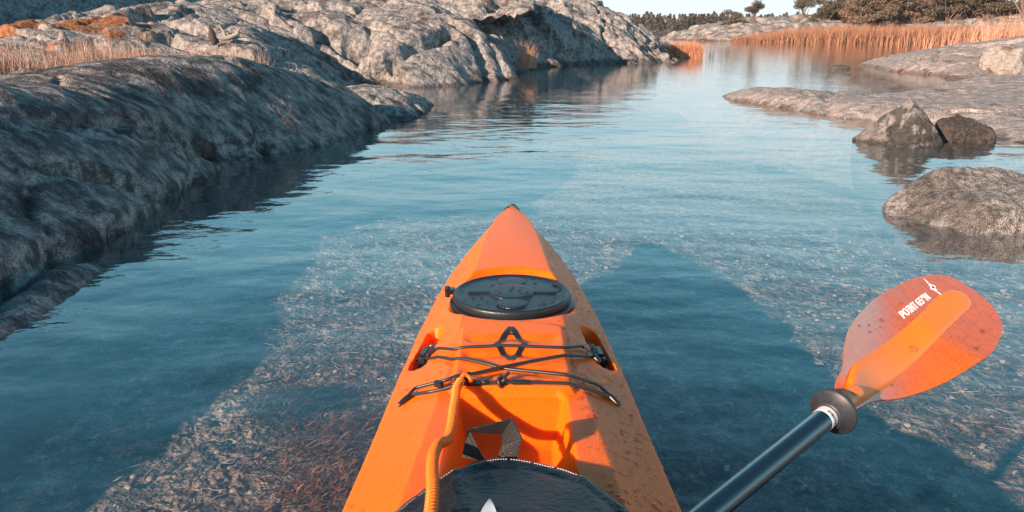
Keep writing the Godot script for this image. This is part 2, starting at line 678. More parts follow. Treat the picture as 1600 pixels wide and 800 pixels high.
func build_kayak():
	var t := thing("kayak", "bright orange plastic sit-in kayak with wet faceted bow deck pointing into the cove", "kayak")
	# deck and hull are one moulding
	var g := Geo.new()
	var zs := []
	var z := -3.37
	while z < 1.42:
		zs.append(z)
		z += 0.007 if z < -0.9 else 0.04
	zs.append(1.42)
	var n := 140
	var pts := PackedVector3Array()
	for zz in zs:
		var w := tab(HW, zz)
		for k in n + 1:
			var u: float = 2.0 * k / n - 1.0
			pts.append(Vector3(u * w, deck(u * w, zz), zz))
	g.grid(pts, n + 1)
	for sgn in [-1.0, 1.0]:
		pts = PackedVector3Array()
		for zz in zs:
			var w := tab(HW, zz)
			var y := deck(sgn * w, zz)
			var keel: float = lerpf(-0.09, y - 0.03, clampf(pow(smoothstep(-2.75, -3.38, zz), 1.5) + smoothstep(0.9, 1.42, zz), 0.0, 1.0))
			for q in [[1.0, 1.0], [1.012, 0.965], [1.0, 0.9], [0.93, 0.5], [0.8, 0.2], [0.5, 0.04], [0.0, 0.0]]:
				pts.append(Vector3(sgn * w * q[0], lerpf(keel, y, q[1]), zz))
		g.grid(pts, 7, sgn < 0)
	put("hull", g.mesh(), M.orange, t)

	# hatch: a rimmed neck, and a round lid with moulded ribs
	var at := Transform3D(Basis(), Vector3(0, 0, -1.975))
	g = Geo.new()
	g.lathe([Vector2(.168, .205), Vector2(.168, .243), Vector2(.165, .247), Vector2(.152, .248)], 96, at)
	var rim := put("hatch_rim", g.mesh(), M.black, t)
	g = Geo.new()
	g.lathe([Vector2(.156, .248), Vector2(.1585, .25), Vector2(.159, .262), Vector2(.157, .267), Vector2(.152, .2695), Vector2(.148, .2685), Vector2(.144, .2655), Vector2(.132, .2652), Vector2(.1, .2665), Vector2(.06, .2675), Vector2(.0, .268)], 96, at)
	var lid := put("hatch_lid", g.mesh(), M.hatch, t)
	g = Geo.new()
	g.lathe([Vector2(.062, .2675), Vector2(.061, .2705), Vector2(.057, .2725), Vector2(.03, .2735), Vector2(0, .274)], 48, at)
	for a in [0.0, PI]:
		g.box(Basis(Vector3.UP, a), Vector3(cos(a) * .088, .2685, -1.975 - sin(a) * .088), Vector3(.06, .006, .016), .002)
	for a in [PI / 2, -PI / 2]:
		var mid := Vector3(cos(a) * .088, 0, -1.975 - sin(a) * .088)
		g.lathe([Vector2(.04, .2665), Vector2(.039, .2695), Vector2(.034, .2705), Vector2(.0, .271)], 32, Transform3D(Basis(), mid))
	put("moulded_boss", g.mesh(), M.hatch, lid)
	g = Geo.new()
	g.box(Basis(Vector3.UP, .2), Vector3(-.168, .262, -2.0), Vector3(.03, .014, .03), .004)
	g.tube(PackedVector3Array([Vector3(-.176, .245, -2.0), Vector3(-.177, .275, -2.002)]), .007, 10)
	put("tether_lug", g.mesh(), M.black, rim)

	# emblem: a black diamond frame with two arcs across it
	g = Geo.new()
	var c := Vector2(-.003, -1.604)
	var pt := [c + Vector2(0, -.094), c + Vector2(.032, 0), c + Vector2(0, .09), c + Vector2(-.032, 0)]
	for k in 4: deck_bar(g, pt[k], pt[(k + 1) % 4], .0063)
	for o in [[-.028, -.030, .0030], [-.005, -.016, .0036]]:
		for k in 10:
			var a := -1.0 + 0.2 * k
			var b := a + 0.2
			deck_bar(g, c + Vector2(a * .026, o[0] + o[1] * (1 - a * a)), c + Vector2(b * .026, o[0] + o[1] * (1 - b * b)), o[2], 0.0024, 1)
	put("emblem", g.mesh(), M.decal, t)

	# deck lines
	var A1 := [-.191, -1.614]; var A2 := [-.211, -1.41]; var B1 := [.181, -1.607]; var B2 := [.197, -1.402]
	var lines := [
		[[-.186, -1.62], [-.168, -1.637], [-.121, -1.585], [-.028, -1.583], [.112, -1.575], [.157, -1.637], B1],
		[A1, [-.165, -1.585], [-.123, -1.535], [-.02, -1.472], [.112, -1.43], [.174, -1.442], B2],
		[A2, [-.196, -1.447], [-.129, -1.43], [-.02, -1.468], [.112, -1.535], [.165, -1.585], B1],
		[[-.205, -1.42], [-.16, -1.392], [-.122, -1.389], [-.027, -1.389], [.02, -1.389], [.112, -1.389], B2]]
	for k in 4:
		var path := []
		for q in lines[k]:
			path.append(on_deck(q[0], q[1], 0.0065 if k != 2 or absf(q[0]) > 0.1 else 0.0135))
		var fine_path := PackedVector3Array()
		for m in path.size() - 1:
			for s in 10:
				var p: Vector3 = path[m].lerp(path[m + 1], s / 10.0)
				p.y = maxf(p.y, deck(p.x, p.z) + 0.0035)
				fine_path.append(p)
		fine_path.append(path[-1])
		# round the bends
		for pass_ in 2:
			for m in range(1, fine_path.size() - 1): fine_path[m] = (fine_path[m - 1] + fine_path[m] * 2.0 + fine_path[m + 1]) * 0.25
		g = Geo.new()
		g.tube(fine_path, 0.0034, 10)
		put("deck_line", g.mesh(), M.cord, t)
	for q in [A1, A2, B1, B2]:
		var p := on_deck(q[0], q[1], 0.002)
		var s := signf(q[0])
		g = Geo.new()
		var out := Vector3(s * .75, -.2, .62).normalized()
		g.tube(PackedVector3Array([p - out * .016 + Vector3(0, .006, 0), p + Vector3(0, .004, 0), p + out * .014 + Vector3(0, -.001, 0), p + out * .02 - Vector3(0, .004, 0)]), PackedFloat32Array([.0052, .0062, .006, .0045]), 10)
		put("line_end", g.mesh(), M.black, t)
	# knot, sleeves and clip on the rear line
	g = Geo.new()
	var kn := PackedVector3Array()
	for k in 60:
		var a := TAU * k / 59.0
		kn.append(on_deck(-.02, -1.389, .008) + Vector3(.006 * cos(2 * a) + .004 * cos(a), .007 * sin(3 * a), .009 * sin(2 * a) - .003 * sin(a)))
	g.tube(kn, .0036, 8, false)
	g.tube(PackedVector3Array([on_deck(-.02, -1.389, .01), on_deck(-.006, -1.402, .022)]), .0034, 8)
	put("cord_knot", g.mesh(), M.cord, t)
	for q in [[-.075, .03], [.018, .034], [-.052, .012]]:
		g = Geo.new()
		g.tube(PackedVector3Array([on_deck(q[0] - q[1] / 2, -1.389, .0065), on_deck(q[0] + q[1] / 2, -1.389, .0065)]), .0052, 10)
		put("cord_sleeve", g.mesh(), M.black, t)
	g = Geo.new()
	var clip := on_deck(-.102, -1.389, .012)
	g.box(Basis(Vector3.UP, .5), clip, Vector3(.026, .014, .013), .004)
	g.tube(smooth_path([clip + Vector3(.01, .006, -.004), clip + Vector3(.018, .012, -.008), clip + Vector3(.016, .004, .0), clip + Vector3(.008, -.002, .008)], 6), .0036, 8)
	put("cord_clip", g.mesh(), M.black, t)
	g = Geo.new()
	g.box(Basis(Vector3.UP, -.5), on_deck(-.142, -1.398, .012), Vector3(.02, .014, .012), .003)
	put("cord_clip", g.mesh(), M.black, t)

	# side fittings sunk in their slots
	for s in [-1.0, 1.0]:
		var dir := Vector3(s * 0.11, 0, 1).normalized()
		var b := Basis(Vector3(dir.z, 0, -dir.x), Vector3.UP, dir)
		b = Basis(dir, -s * .16) * b
		var mid := Vector3(s * .2, deck(s * .2, -1.69) + .004, -1.685)
		g = Geo.new()
		g.box(b, mid, Vector3(.026, .012, .165), .004)
		var f := put("side_fitting", g.mesh(), M.black, t)
		g = Geo.new()
		g.box(b, mid + b * Vector3(0, .013, .012), Vector3(.026, .016, .085), .006)
		g.box(b, mid + b * Vector3(0, .023, .01), Vector3(.014, .006, .05), .003)
		put("buckle", g.mesh(), M.black, f)
		g = Geo.new()
		for zz in [-.066, -.05]:
			g.lathe([Vector2(.0045, .0), Vector2(.0042, .002), Vector2(0, .003)], 12, Transform3D(b, mid + b * Vector3(.004 * s, .0062, zz)))
		put("screw", g.mesh(), M.screw, f)

	# bow toggle and the cord along the left gunwale
	g = Geo.new()
	var q0 := Vector3(-.03, .205, -3.29)
	g.tube(smooth_path([Vector3(-.032, deck(-.03, -3.288) + .004, -3.288), Vector3(-.008, .213, -3.28), Vector3(.012, .213, -3.276), Vector3(.034, deck(.034, -3.275) + .004, -3.265)], 6), .0045, 10)
	put("bow_toggle", g.mesh(), M.black, t)
	g = Geo.new()
	var side := []
	for k in 8:
		var zz := -3.29 + .026 * k
		side.append(Vector3(-tab(HW, zz) - .004, deck(-tab(HW, zz), zz) + .002, zz))
	g.tube(smooth_path(side, 4), .0045, 8)
	g.box(Basis(), side[7] + Vector3(-.002, .004, 0), Vector3(.014, .014, .018), .005)
	put("bow_cord", g.mesh(), M.black, t)

	# water drops standing on deck and lid
	rng.seed = 5
	var places := []
	var tries := 0
	while places.size() < 1700 and tries < 20000:
		tries += 1
		var zz := rng.randf_range(-3.25, -0.95)
		var w := tab(HW, zz)
		var x := rng.randf_range(-w, w) * 0.99
		# the windward half is the wetter one, and the dry left flank has fewest
		var keep := 1.0 if x > 0.05 else (0.6 if x > -0.1 else 0.16)
		if rng.randf() > keep * 0.8: continue
		if z > -1.38 and absf(x) < .11: continue
		var size := 0.0014 + 0.0032 * pow(rng.randf(), 3.0) + (0.004 if rng.randf() < 0.025 else 0.0)
		var nn := deck_normal(x, zz)
		var p := Vector3(x, deck(x, zz), zz)
		var rr := Vector2(x, zz + 1.975).length()
		if rr < .172:
			if rr > .15 or rng.randf() < .3: continue
			p.y = .2664
			nn = Vector3.UP
			size *= 1.2
		if zz > -1.38 and absf(x) < .125: continue
		var bx := nn.cross(Vector3.FORWARD).normalized()
		places.append(Transform3D(Basis(bx * size * rng.randf_range(.9, 1.2), nn * size * .42, bx.cross(nn) * size * rng.randf_range(.9, 1.2)), p))
	for k in 95:
		var rr := .143 * sqrt(rng.randf())
		var a := rng.randf() * TAU
		var size := .0018 + .0035 * pow(rng.randf(), 2.0)
		places.append(Transform3D(Basis(V(size, 0, 0), V(0, size * .8, 0), V(0, 0, size)), V(cos(a) * rr, .2655 if rr > .06 else .2735, -1.975 + sin(a) * rr)))
	g = Geo.new()
	g.lathe([Vector2(.98, -.12), Vector2(1, .1), Vector2(.93, .38), Vector2(.76, .68), Vector2(.5, .88), Vector2(.25, .97), Vector2(0, 1)], 12)
	scatter("water_drops", g.mesh(), M.drop, places, [], t)

# ---------------------------------------------------------------- spray skirt and leash
func skirt_top(x: float, z: float) -> float:
	var q := Vector2(x / .212, (z + .72) / .35).length()
	if z > -.72: q = Vector2(x / .212, (z + .72) / .9).length()
	var dome := .306 + .05 * (1.0 - clampf(q, 0, 1) * clampf(q, 0, 1))
	var a := atan2(x, -(z + .72))
	var fold := 1.0 - absf(sin(a * 3.5 + 1.1 + 1.6 * fbm.get_noise_2d(x * 4.0, z * 4.0)))
	dome += .011 * fold * fold * smoothstep(.1, .75, q) * (1.0 - smoothstep(.9, 1.0, q)) + .009 * fbm.get_noise_2d(x * 8.0 + 5.0, z * 8.0)
	dome -= .007 * maxf(0.0, 1.0 - absf(q - .88) / .05)
	return dome

func build_skirt():
	var t := thing("spray_skirt", "black fabric spray skirt stretched over the cockpit with white stitched hem", "spray skirt")
	var g := Geo.new()
	var pts := PackedVector3Array()
	var cols := 181
	for r in 44:
		for k in cols:
			var a := TAU * k / (cols - 1)
			var ring: float = [1.03, 1.045, 1.03, 1.005][r] if r < 4 else 1.0 - (r - 3) / 40.0
			var lz := .35 if cos(a) > 0 else .9
			var x := sin(a) * .212 * ring
			var z := -.72 - cos(a) * lz * ring
			var y: float
			if r < 4: y = lerpf(.262, skirt_top(x / ring, -.72 + (z + .72) / ring), r / 4.0)
			else: y = skirt_top(x, z)
			pts.append(Vector3(x, y, z))
	g.grid(pts, cols, true)
	put("panel", g.mesh(), M.cloth, t)
	g = Geo.new()
	var k := 0
	var a := -1.45
	while a < 1.45:
		k += 1
		if k % 9 != 0:
			var ring := .945
			for s in [0.0]:
				var p0 := Vector3(sin(a) * .212 * ring, 0, -.72 - cos(a) * .35 * ring)
				var a2 := a + .011
				var p1 := Vector3(sin(a2) * .212 * ring, 0, -.72 - cos(a2) * .35 * ring)
				p0.y = skirt_top(p0.x, p0.z) + .0006
				p1.y = skirt_top(p1.x, p1.z) + .0006
				g.tube(PackedVector3Array([p0, p1]), .0006, 5)
		a += .02
	put("stitching", g.mesh(), M.label, t)
	# compass star printed on the front panel
	g = Geo.new()
	var c := Vector2(-.03, -.82)
	for q in [[Vector2(0, -.092), Vector2(.02, 0)], [Vector2(.045, 0), Vector2(0, .02)], [Vector2(0, .092), Vector2(-.02, 0)], [Vector2(-.045, 0), Vector2(0, -.02)]]:
		var other: Vector2 = Vector2(q[1].x, -q[1].y) if absf(q[0].x) > 0 else Vector2(-q[1].x, q[1].y)
		for side in [q[1], other]:
			var flip: bool = q[0].cross(side) > 0.0
			pts = PackedVector3Array()
			for m in 13:
				for n in 5:
					var p: Vector2 = c + (q[0] * (1.0 - m / 12.0)) + side * (m / 12.0) * (n / 4.0) * 1.0
					pts.append(Vector3(p.x, skirt_top(p.x, p.y) + .0018, p.y))
			g.grid(pts, 5, flip)
	put("emblem", g.mesh(), M.white, t)
	# pull loop of webbing
	var o := [Vector3(-.079, .296, -1.09), Vector3(-.076, .312, -1.098), Vector3(-.07, .337, -1.104), Vector3(.001, .351, -1.114), Vector3(.016, .335, -1.08), Vector3(.011, .317, -1.078), Vector3(.007, .297, -1.075)]
	var inner := [Vector3(-.040, .296, -1.075), Vector3(-.052, .31, -1.088), Vector3(-.066, .331, -1.108), Vector3(-.016, .322, -1.118), Vector3(-.015, .318, -1.09), Vector3(-.02, .306, -1.083), Vector3(-.027, .296, -1.068)]
	g = Geo.new()
	for m in o.size() - 1:
		var nrm: Vector3 = (o[m + 1] - o[m]).cross(inner[m] - o[m]).normalized() * .0012
		g.face([o[m] + nrm, o[m + 1] + nrm, inner[m + 1] + nrm, inner[m] + nrm])
		g.face([o[m] - nrm, inner[m] - nrm, inner[m + 1] - nrm, o[m + 1] - nrm])
		g.face([o[m] - nrm, o[m + 1] - nrm, o[m + 1] + nrm, o[m] + nrm])
		g.face([inner[m] + nrm, inner[m + 1] + nrm, inner[m + 1] - nrm, inner[m] - nrm])
	put("grab_loop", g.mesh(), M.web, t)

func build_leash():
	var t := thing("coiled_leash", "orange coiled paddle leash running from the rear deck line over the skirt", "leash")
	var way := smooth_path([Vector3(-.1, .292, -1.375), Vector3(-.106, .29, -1.345), Vector3(-.106, .286, -1.316), Vector3(-.107, .283, -1.268), Vector3(-.106, .284, -1.214), Vector3(-.108, .291, -1.153), Vector3(-.116, .318, -1.092), Vector3(-.118, .335, -1.03), Vector3(-.114, .345, -.972), Vector3(-.104, .36, -.874), Vector3(-.1, .368, -.7)], 14)
	var g := Geo.new()
	var coil := PackedVector3Array()
	var a := 0.0
	var total := 0.0
	for k in way.size() - 1: total += way[k].distance_to(way[k + 1])
	var pitch := .0085
	var side := Vector3.RIGHT
	for k in way.size() - 1:
		var seg := way[k].distance_to(way[k + 1])
		var dir := (way[k + 1] - way[k]).normalized()
		var steps := maxi(2, int(ceil(seg / pitch * 12.0)))
		for s in steps:
			var p := way[k].lerp(way[k + 1], float(s) / steps)
			side = (side - dir * side.dot(dir)).normalized()
			var up := dir.cross(side)
			coil.append(p + (side * cos(a) + up * sin(a)) * .006)
			a += TAU * seg / steps / pitch
	g.tube(coil, .0034, 7)
	put("coil", g.mesh(), M.coil, t)
	g = Geo.new()
	g.tube(way, .005, 10)
	put("core", g.mesh(), M.coil, t)
	g = Geo.new()
	g.tube(smooth_path([way[0] + Vector3(-.004, -.01, .01), way[0], way[0] + Vector3(.006, .008, -.012), way[0] + Vector3(.016, .002, -.012), way[0] + Vector3(.02, -.003, -.004)], 6), .0045, 10)
	put("end_loop", g.mesh(), M.coil, t)

# ---------------------------------------------------------------- paddle
func build_paddle():
	var t := thing("paddle", "black-shafted paddle with translucent orange blade held over the water at right", "paddle", Vector3(.438, .445, -.956))
	var D := Vector3(.74252, .09206, -.66347)
	var W := Vector3(.61501, -.48614, .62083)
	var N := Vector3(.26538, .86902, .41759)
	t.basis = Basis(W, N, W.cross(N))        # x across the blade, y out of its face; -z points along the shaft to the tip
	var g := Geo.new()
	g.tube(PackedVector3Array([Vector3(0, 0, 1.1), Vector3(0, 0, -.004)]), .0150, 40)
	put("shaft", g.mesh(), M.shaft, t)
	g = Geo.new()
	g.lathe([Vector2(.0152, -.0), Vector2(.0157, .001), Vector2(.0157, .014), Vector2(.0152, .015)], 40, Transform3D(Basis(Vector3.RIGHT, -PI / 2), Vector3(0, 0, .028)))
	var band := put("label_band", g.mesh(), M.label, t)
	g = Geo.new()
	rng.seed = 9
	for k in 30:
		var a := -.2 + .075 * k
		var l := rng.randf_range(.002, .0055)
		var b := Basis(Vector3.FORWARD, a)
		g.box(b, b * Vector3(0, .0158, 0) + Vector3(0, 0, .0205 + l * .3), Vector3(rng.randf_range(.0004, .0009), .0003, l))
	put("print", g.mesh(), M.decal, band)
	g = Geo.new()
	g.lathe([Vector2(.015, -.012), Vector2(.02, -.012), Vector2(.0215, -.004), Vector2(.031, .001), Vector2(.0335, .004), Vector2(.033, .007), Vector2(.030, .0065), Vector2(.023, .004), Vector2(.0195, .01), Vector2(.0185, .012), Vector2(.015, .012)], 56, Transform3D(Basis(Vector3.RIGHT, -PI / 2), Vector3(0, 0, 0)))
	put("drip_ring", g.mesh(), M.ring, t)
	# the blade: outline as (along, across), dished, with a raised spine
	var out := [[.04, -.017], [.057, -.029], [.086, -.038], [.105, -.051], [.126, -.063], [.158, -.076], [.204, -.084], [.281, -.091], [.357, -.089], [.422, -.082], [.480, -.066], [.510, -.046], [.523, -.012], [.520, .018], [.502, .044], [.470, .065], [.419, .077], [.366, .082], [.322, .078], [.261, .068], [.198, .051], [.154, .037], [.124, .026], [.086, .018], [.04, .016]]
	var ring := PackedVector3Array()
	for k in out.size() - 1:
		for s in 6:
			var a: Array = out[maxi(k - 1, 0)]
			var d: Array = out[mini(k + 2, out.size() - 1)]
			ring.append(Vector3(cubic_interpolate(out[k][1], out[k + 1][1], a[1], d[1], s / 6.0), 0, -cubic_interpolate(out[k][0], out[k + 1][0], a[0], d[0], s / 6.0)))
	ring.append(Vector3(.016, 0, -.04))
	var nr := ring.size()
	g = Geo.new()
	for top in [1.0, -1.0]:
		var pts := PackedVector3Array()
		for m in 15:
			var f := 1.0 - m / 14.0
			for k in nr + 1:
				var p := ring[k % nr]
				var axis := Vector3(-.006, 0, clampf(p.z, -.5, -.06))
				var q := axis.lerp(p, f)
				q.y = blade_y(q) + top * .0016
				pts.append(q)
		g.grid(pts, nr + 1, top < 0)
	var o := g.v.size()
	var edge := PackedVector3Array()
	for up in [1.0, 0.0, -1.0]:
		for k in nr + 1:
			var p := ring[k % nr] * (1.0 if up != 0.0 else 1.004)
			p.y = blade_y(ring[k % nr]) + up * .0016
			edge.append(p)
	g.grid(edge, nr + 1, true)
	var blade := put("blade", g.mesh(), M.blade, t)
	# spine
	g = Geo.new()
	var pts := PackedVector3Array()
	var sp := [[.03, .0, .0150, .0150], [.062, .0, .0150, .0145], [.085, -.004, .02, .012], [.12, -.008, .025, .0085], [.18, -.005, .0255, .007], [.26, -.006, .0245, .0055], [.34, -.009, .0235, .0045], [.43, -.0135, .025, .0035], [.465, -.0125, .023, .003], [.485, -.0115, .016, .0022], [.494, -.011, .002, .0016]]
	var spine := []
	for k in sp.size() - 1:
		for s in 6:
			var q := []
			for e in 4:
				q.append(cubic_interpolate(sp[k][e], sp[k + 1][e], sp[maxi(k - 1, 0)][e], sp[mini(k + 2, sp.size() - 1)][e], s / 6.0))
			spine.append(q)
	for q in spine:
		for k in 17:
			var u := -1.0 + k / 8.0
			var x: float = q[1] + q[2] * u
			var base := blade_y(Vector3(x, 0, -q[0]))
			pts.append(Vector3(x, base + .0005 + q[3] * sqrt(maxf(0.0, 1.0 - pow(absf(u), 2.6))), -q[0]))
	g.grid(pts, 17)
	put("spine", g.mesh(), M.spine, blade)
	g = Geo.new()
	g.tube(PackedVector3Array([Vector3(0, 0, -.01), Vector3(0, 0, -.068)]), .0136, 32)
	put("ferrule", g.mesh(), M.spine, t)
	# lettering and star
	var f := SystemFont.new()
	f.font_names = PackedStringArray(["Droid Sans"])
	f.font_weight = 700
	var along := .303
	for ch in ["P", "O", "I", "N", "T", " ", "6", "5", "°", "N"]:
		if ch == " ":
			along += .004
			continue
		var tm := TextMesh.new()
		tm.text = ch
		tm.font = f
		tm.font_size = 32
		tm.pixel_size = .0006
		tm.depth = .0005
		var wide: float = tm.get_aabb().size.x
		var lift := .0
		var l := put("letter", tm, M.white, blade)
		var mid := Vector3(-.047, 0, -along - wide * .5)
		mid.y = blade_y(mid) + .0026
		var fore := Vector3(0, blade_y(mid + Vector3(0, 0, -.01)) - blade_y(mid), -.01).normalized()
		var right := Vector3(.01, blade_y(mid + Vector3(.01, 0, 0)) - blade_y(mid), 0).normalized()
		l.transform = Transform3D(Basis(fore, -right, right.cross(fore) * -1.0).orthonormalized(), mid)
		along += wide + .0016
	g = Geo.new()
	var c := Vector3(-.053, 0, -.436)
	var star := []
	for k in 8:
		var a := TAU * k / 8.0
		var rr: float = [.023, .0066, .0105, .0066][k % 4]
		star.append(c + Vector3(cos(a) * rr, 0, -sin(a) * rr) )
	for k in 8:
		var tri := [c, star[(k + 1) % 8], star[k]]
		for e in 3: tri[e].y = blade_y(tri[e]) + .0024
		g.face(tri)
	var st := put("star", g.mesh(), M.white, blade)
	g = Geo.new()
	for o2 in [[0.0, .0026], [.0095, .0013], [-.0095, .0013]]:
		var p := c + Vector3(o2[0], 0, 0)
		var disc := []
		for k in 12: disc.append(p + Vector3(cos(-TAU * k / 12) * o2[1], 0, -sin(-TAU * k / 12) * o2[1]))
		for k in 12: disc[k].y = blade_y(disc[k]) + .0032
		g.face(disc)
	put("star_mark", g.mesh(), M.decal, blade)
	# drops
	rng.seed = 15
	var places := []
	for q in [[.26, .002, .0085], [.42, .05, .0075], [.36, .063, .007], [.25, -.06, .005], [.2, -.055, .004], [.18, -.07, .003], [.33, -.063, .003], [.46, .03, .003], [.17, .02, .004]]:
		places.append(Transform3D(Basis(Vector3(q[2] * .7, 0, 0), Vector3(0, q[2] * .3, 0), Vector3(0, 0, q[2])), Vector3(q[1], blade_y(Vector3(q[1], 0, -q[0])) + (.0063 if absf(q[1] + .006) < .02 else .0017), -q[0])))
	for k in 40:
		var s := rng.randf_range(.0008, .002)
		var p := Vector3(rng.randf_range(-.07, .06), 0, -rng.randf_range(.15, .48))
		if absf(p.x + .006) < .03: continue
		p.y = blade_y(p) + .0017
		places.append(Transform3D(Basis(Vector3(s, 0, 0), Vector3(0, s * .6, 0), Vector3(0, 0, s * 1.4)), p))
	g = Geo.new()
	g.lathe([Vector2(1, -.1), Vector2(.95, .35), Vector2(.75, .7), Vector2(.45, .9), Vector2(0, 1)], 14)
	scatter("water_drops", g.mesh(), M.drop, places, [], blade)

func blade_y(p: Vector3) -> float:
	# the face is dished along its length and its two flanks tilt a little
	var a := -p.z
	return .004 * pow(clampf((a - .05) / .47, 0, 1), 2.0) - .012 * sin(clampf((a - .03) / .3, 0, 1) * PI) - .40 * (p.x + .006) * (1.0 - smoothstep(.13, .36, a)) * smoothstep(.03, .08, a) + 1.3 * (p.x + .006) * (p.x + .006)

# ---------------------------------------------------------------- plants
func blade_clump(n: int, h: float, spread: float, lean: float, wide: float, seed_: int) -> ArrayMesh:
	rng.seed = seed_
	var g := Geo.new()
	for k in n:
		var a := rng.randf() * TAU
		var root := Vector3(cos(a), 0, sin(a)) * spread * sqrt(rng.randf())
		var tip := Vector3(rng.randf_range(-1, 1), 0, rng.randf_range(-1, 1)) * lean
		var hh := h * rng.randf_range(.6, 1.1)
		var face := rng.randf() * PI
		var s := Vector3(cos(face), 0, sin(face)) * wide * .5
		var pts := PackedVector3Array()
		for m in 5:
			var f := m / 4.0
			var p := root + Vector3(0, hh * f, 0) + tip * f * f * hh
			var ww := (1.0 - f * f * .9)
			pts.append(p - s * ww)
			pts.append(p + s * ww)
		g.grid(pts, 2)
		var tone := rng.randf_range(.75, 1.15)
		for m in 10: g.c.append(Color(tone, tone, tone))
	return g.mesh()

func leaf_crown(blobs: Array, n: int, size: float, seed_: int, needle := 0.4) -> ArrayMesh:
	# leaf sprays spread through a set of lobes; blobs: [centre, radii]
	rng.seed = seed_
	var g := Geo.new()
	var total := 0.0
	for b in blobs: total += b[1].x * b[1].y * b[1].z
	for b in blobs:
		var share := int(n * b[1].x * b[1].y * b[1].z / total)
		for k in share:
			var d := Vector3(rng.randfn(), rng.randfn(), rng.randfn()).normalized()
			var p: Vector3 = b[0] + d * b[1] * pow(rng.randf(), 0.45)
			if fbm.get_noise_3d(p.x * 2.2 + seed_, p.y * 2.2, p.z * 2.2) < -0.2: continue
			var u := Vector3(rng.randfn(), rng.randfn() * .6, rng.randfn()).normalized() * size * rng.randf_range(.6, 1.3)
			var w := u.cross(Vector3(rng.randfn(), rng.randfn(), rng.randfn())).normalized() * size * needle
			var o := g.v.size()
			g.v.append_array(PackedVector3Array([p - u, p + w, p + u, p - w]))
			g.quad(o, o + 1, o + 2, o + 3)
			var t := rng.randf_range(.6, 1.3)
			for m in 4: g.c.append(Color(t, t * rng.randf_range(.9, 1.05), t * .9))
	return g.mesh()

func tree_trunk(h: float, r: float, limbs: Array, seed_: int) -> ArrayMesh:
	rng.seed = seed_
	var g := Geo.new()
	var p := PackedVector3Array()
	var rr := PackedFloat32Array()
	for k in 8:
		var f := k / 7.0
		p.append(Vector3(.12 * h * .3 * sin(f * 4.0 + seed_), h * f - .3 * (1.0 - f), .05 * h * sin(f * 3.0)))
		rr.append(r * (1.0 - .8 * f))
	g.tube(p, rr, 8)
	for l in limbs:
		var a: Vector3 = p[clampi(int(7 * l[0].y / h), 1, 6)]
		var e: Vector3 = l[1]
		g.tube(PackedVector3Array([a, a.lerp(e, .5) + Vector3(0, .08 * h * rng.randf_range(-1, .5), 0), e]), PackedFloat32Array([r * .45, r * .3, r * .1]), 6)
	return g.mesh()

func lobed_tree(h: float, r: float, mid: Vector3, reach: Vector3, lobes: int, lobe: float, n: int, leaf: float, seed_: int) -> Dictionary:
	# separate sprays of foliage round a crown, with gaps between them
	rng.seed = seed_ * 7
	var blobs := []
	for k in lobes:
		var d := Vector3(rng.randfn(), rng.randfn(), rng.randfn()).normalized() * pow(rng.randf(), .5)
		var b := lobe * rng.randf_range(.7, 1.3)
		blobs.append([mid + d * reach, Vector3(b * 1.25, b * .62, b * 1.1)])
	return tree_shape(h, r, blobs, n, leaf, seed_, .45)

func plant_tree(called: String, label: String, at: Vector3, shape: Dictionary, tint: Color, big: float, turn: float, group := "trees beyond the reed bed"):
	var t := thing(called, label, "tree", at, group)
	t.rotation.y = turn
	t.scale = Vector3(big, big, big)
	put("trunk", shape.trunk, M.bark, t)
	var m: StandardMaterial3D = M.leaf.duplicate()
	m.albedo_color = tint
	put("crown", shape.crown, m, t)

func tree_shape(h: float, r: float, blobs: Array, n: int, leaf: float, seed_: int, needle := 0.4) -> Dictionary:
	var limbs := []
	for b in blobs: limbs.append([Vector3(0, maxf(.15 * h, b[0].y - .3 * h), 0), b[0]])
	return {"trunk": tree_trunk(h, r, limbs, seed_), "crown": leaf_crown(blobs, n, leaf, seed_, needle)}

# ---------------------------------------------------------------- the scene
func V(x: float, y: float, z: float) -> Vector3:
	return Vector3(x, y, z)

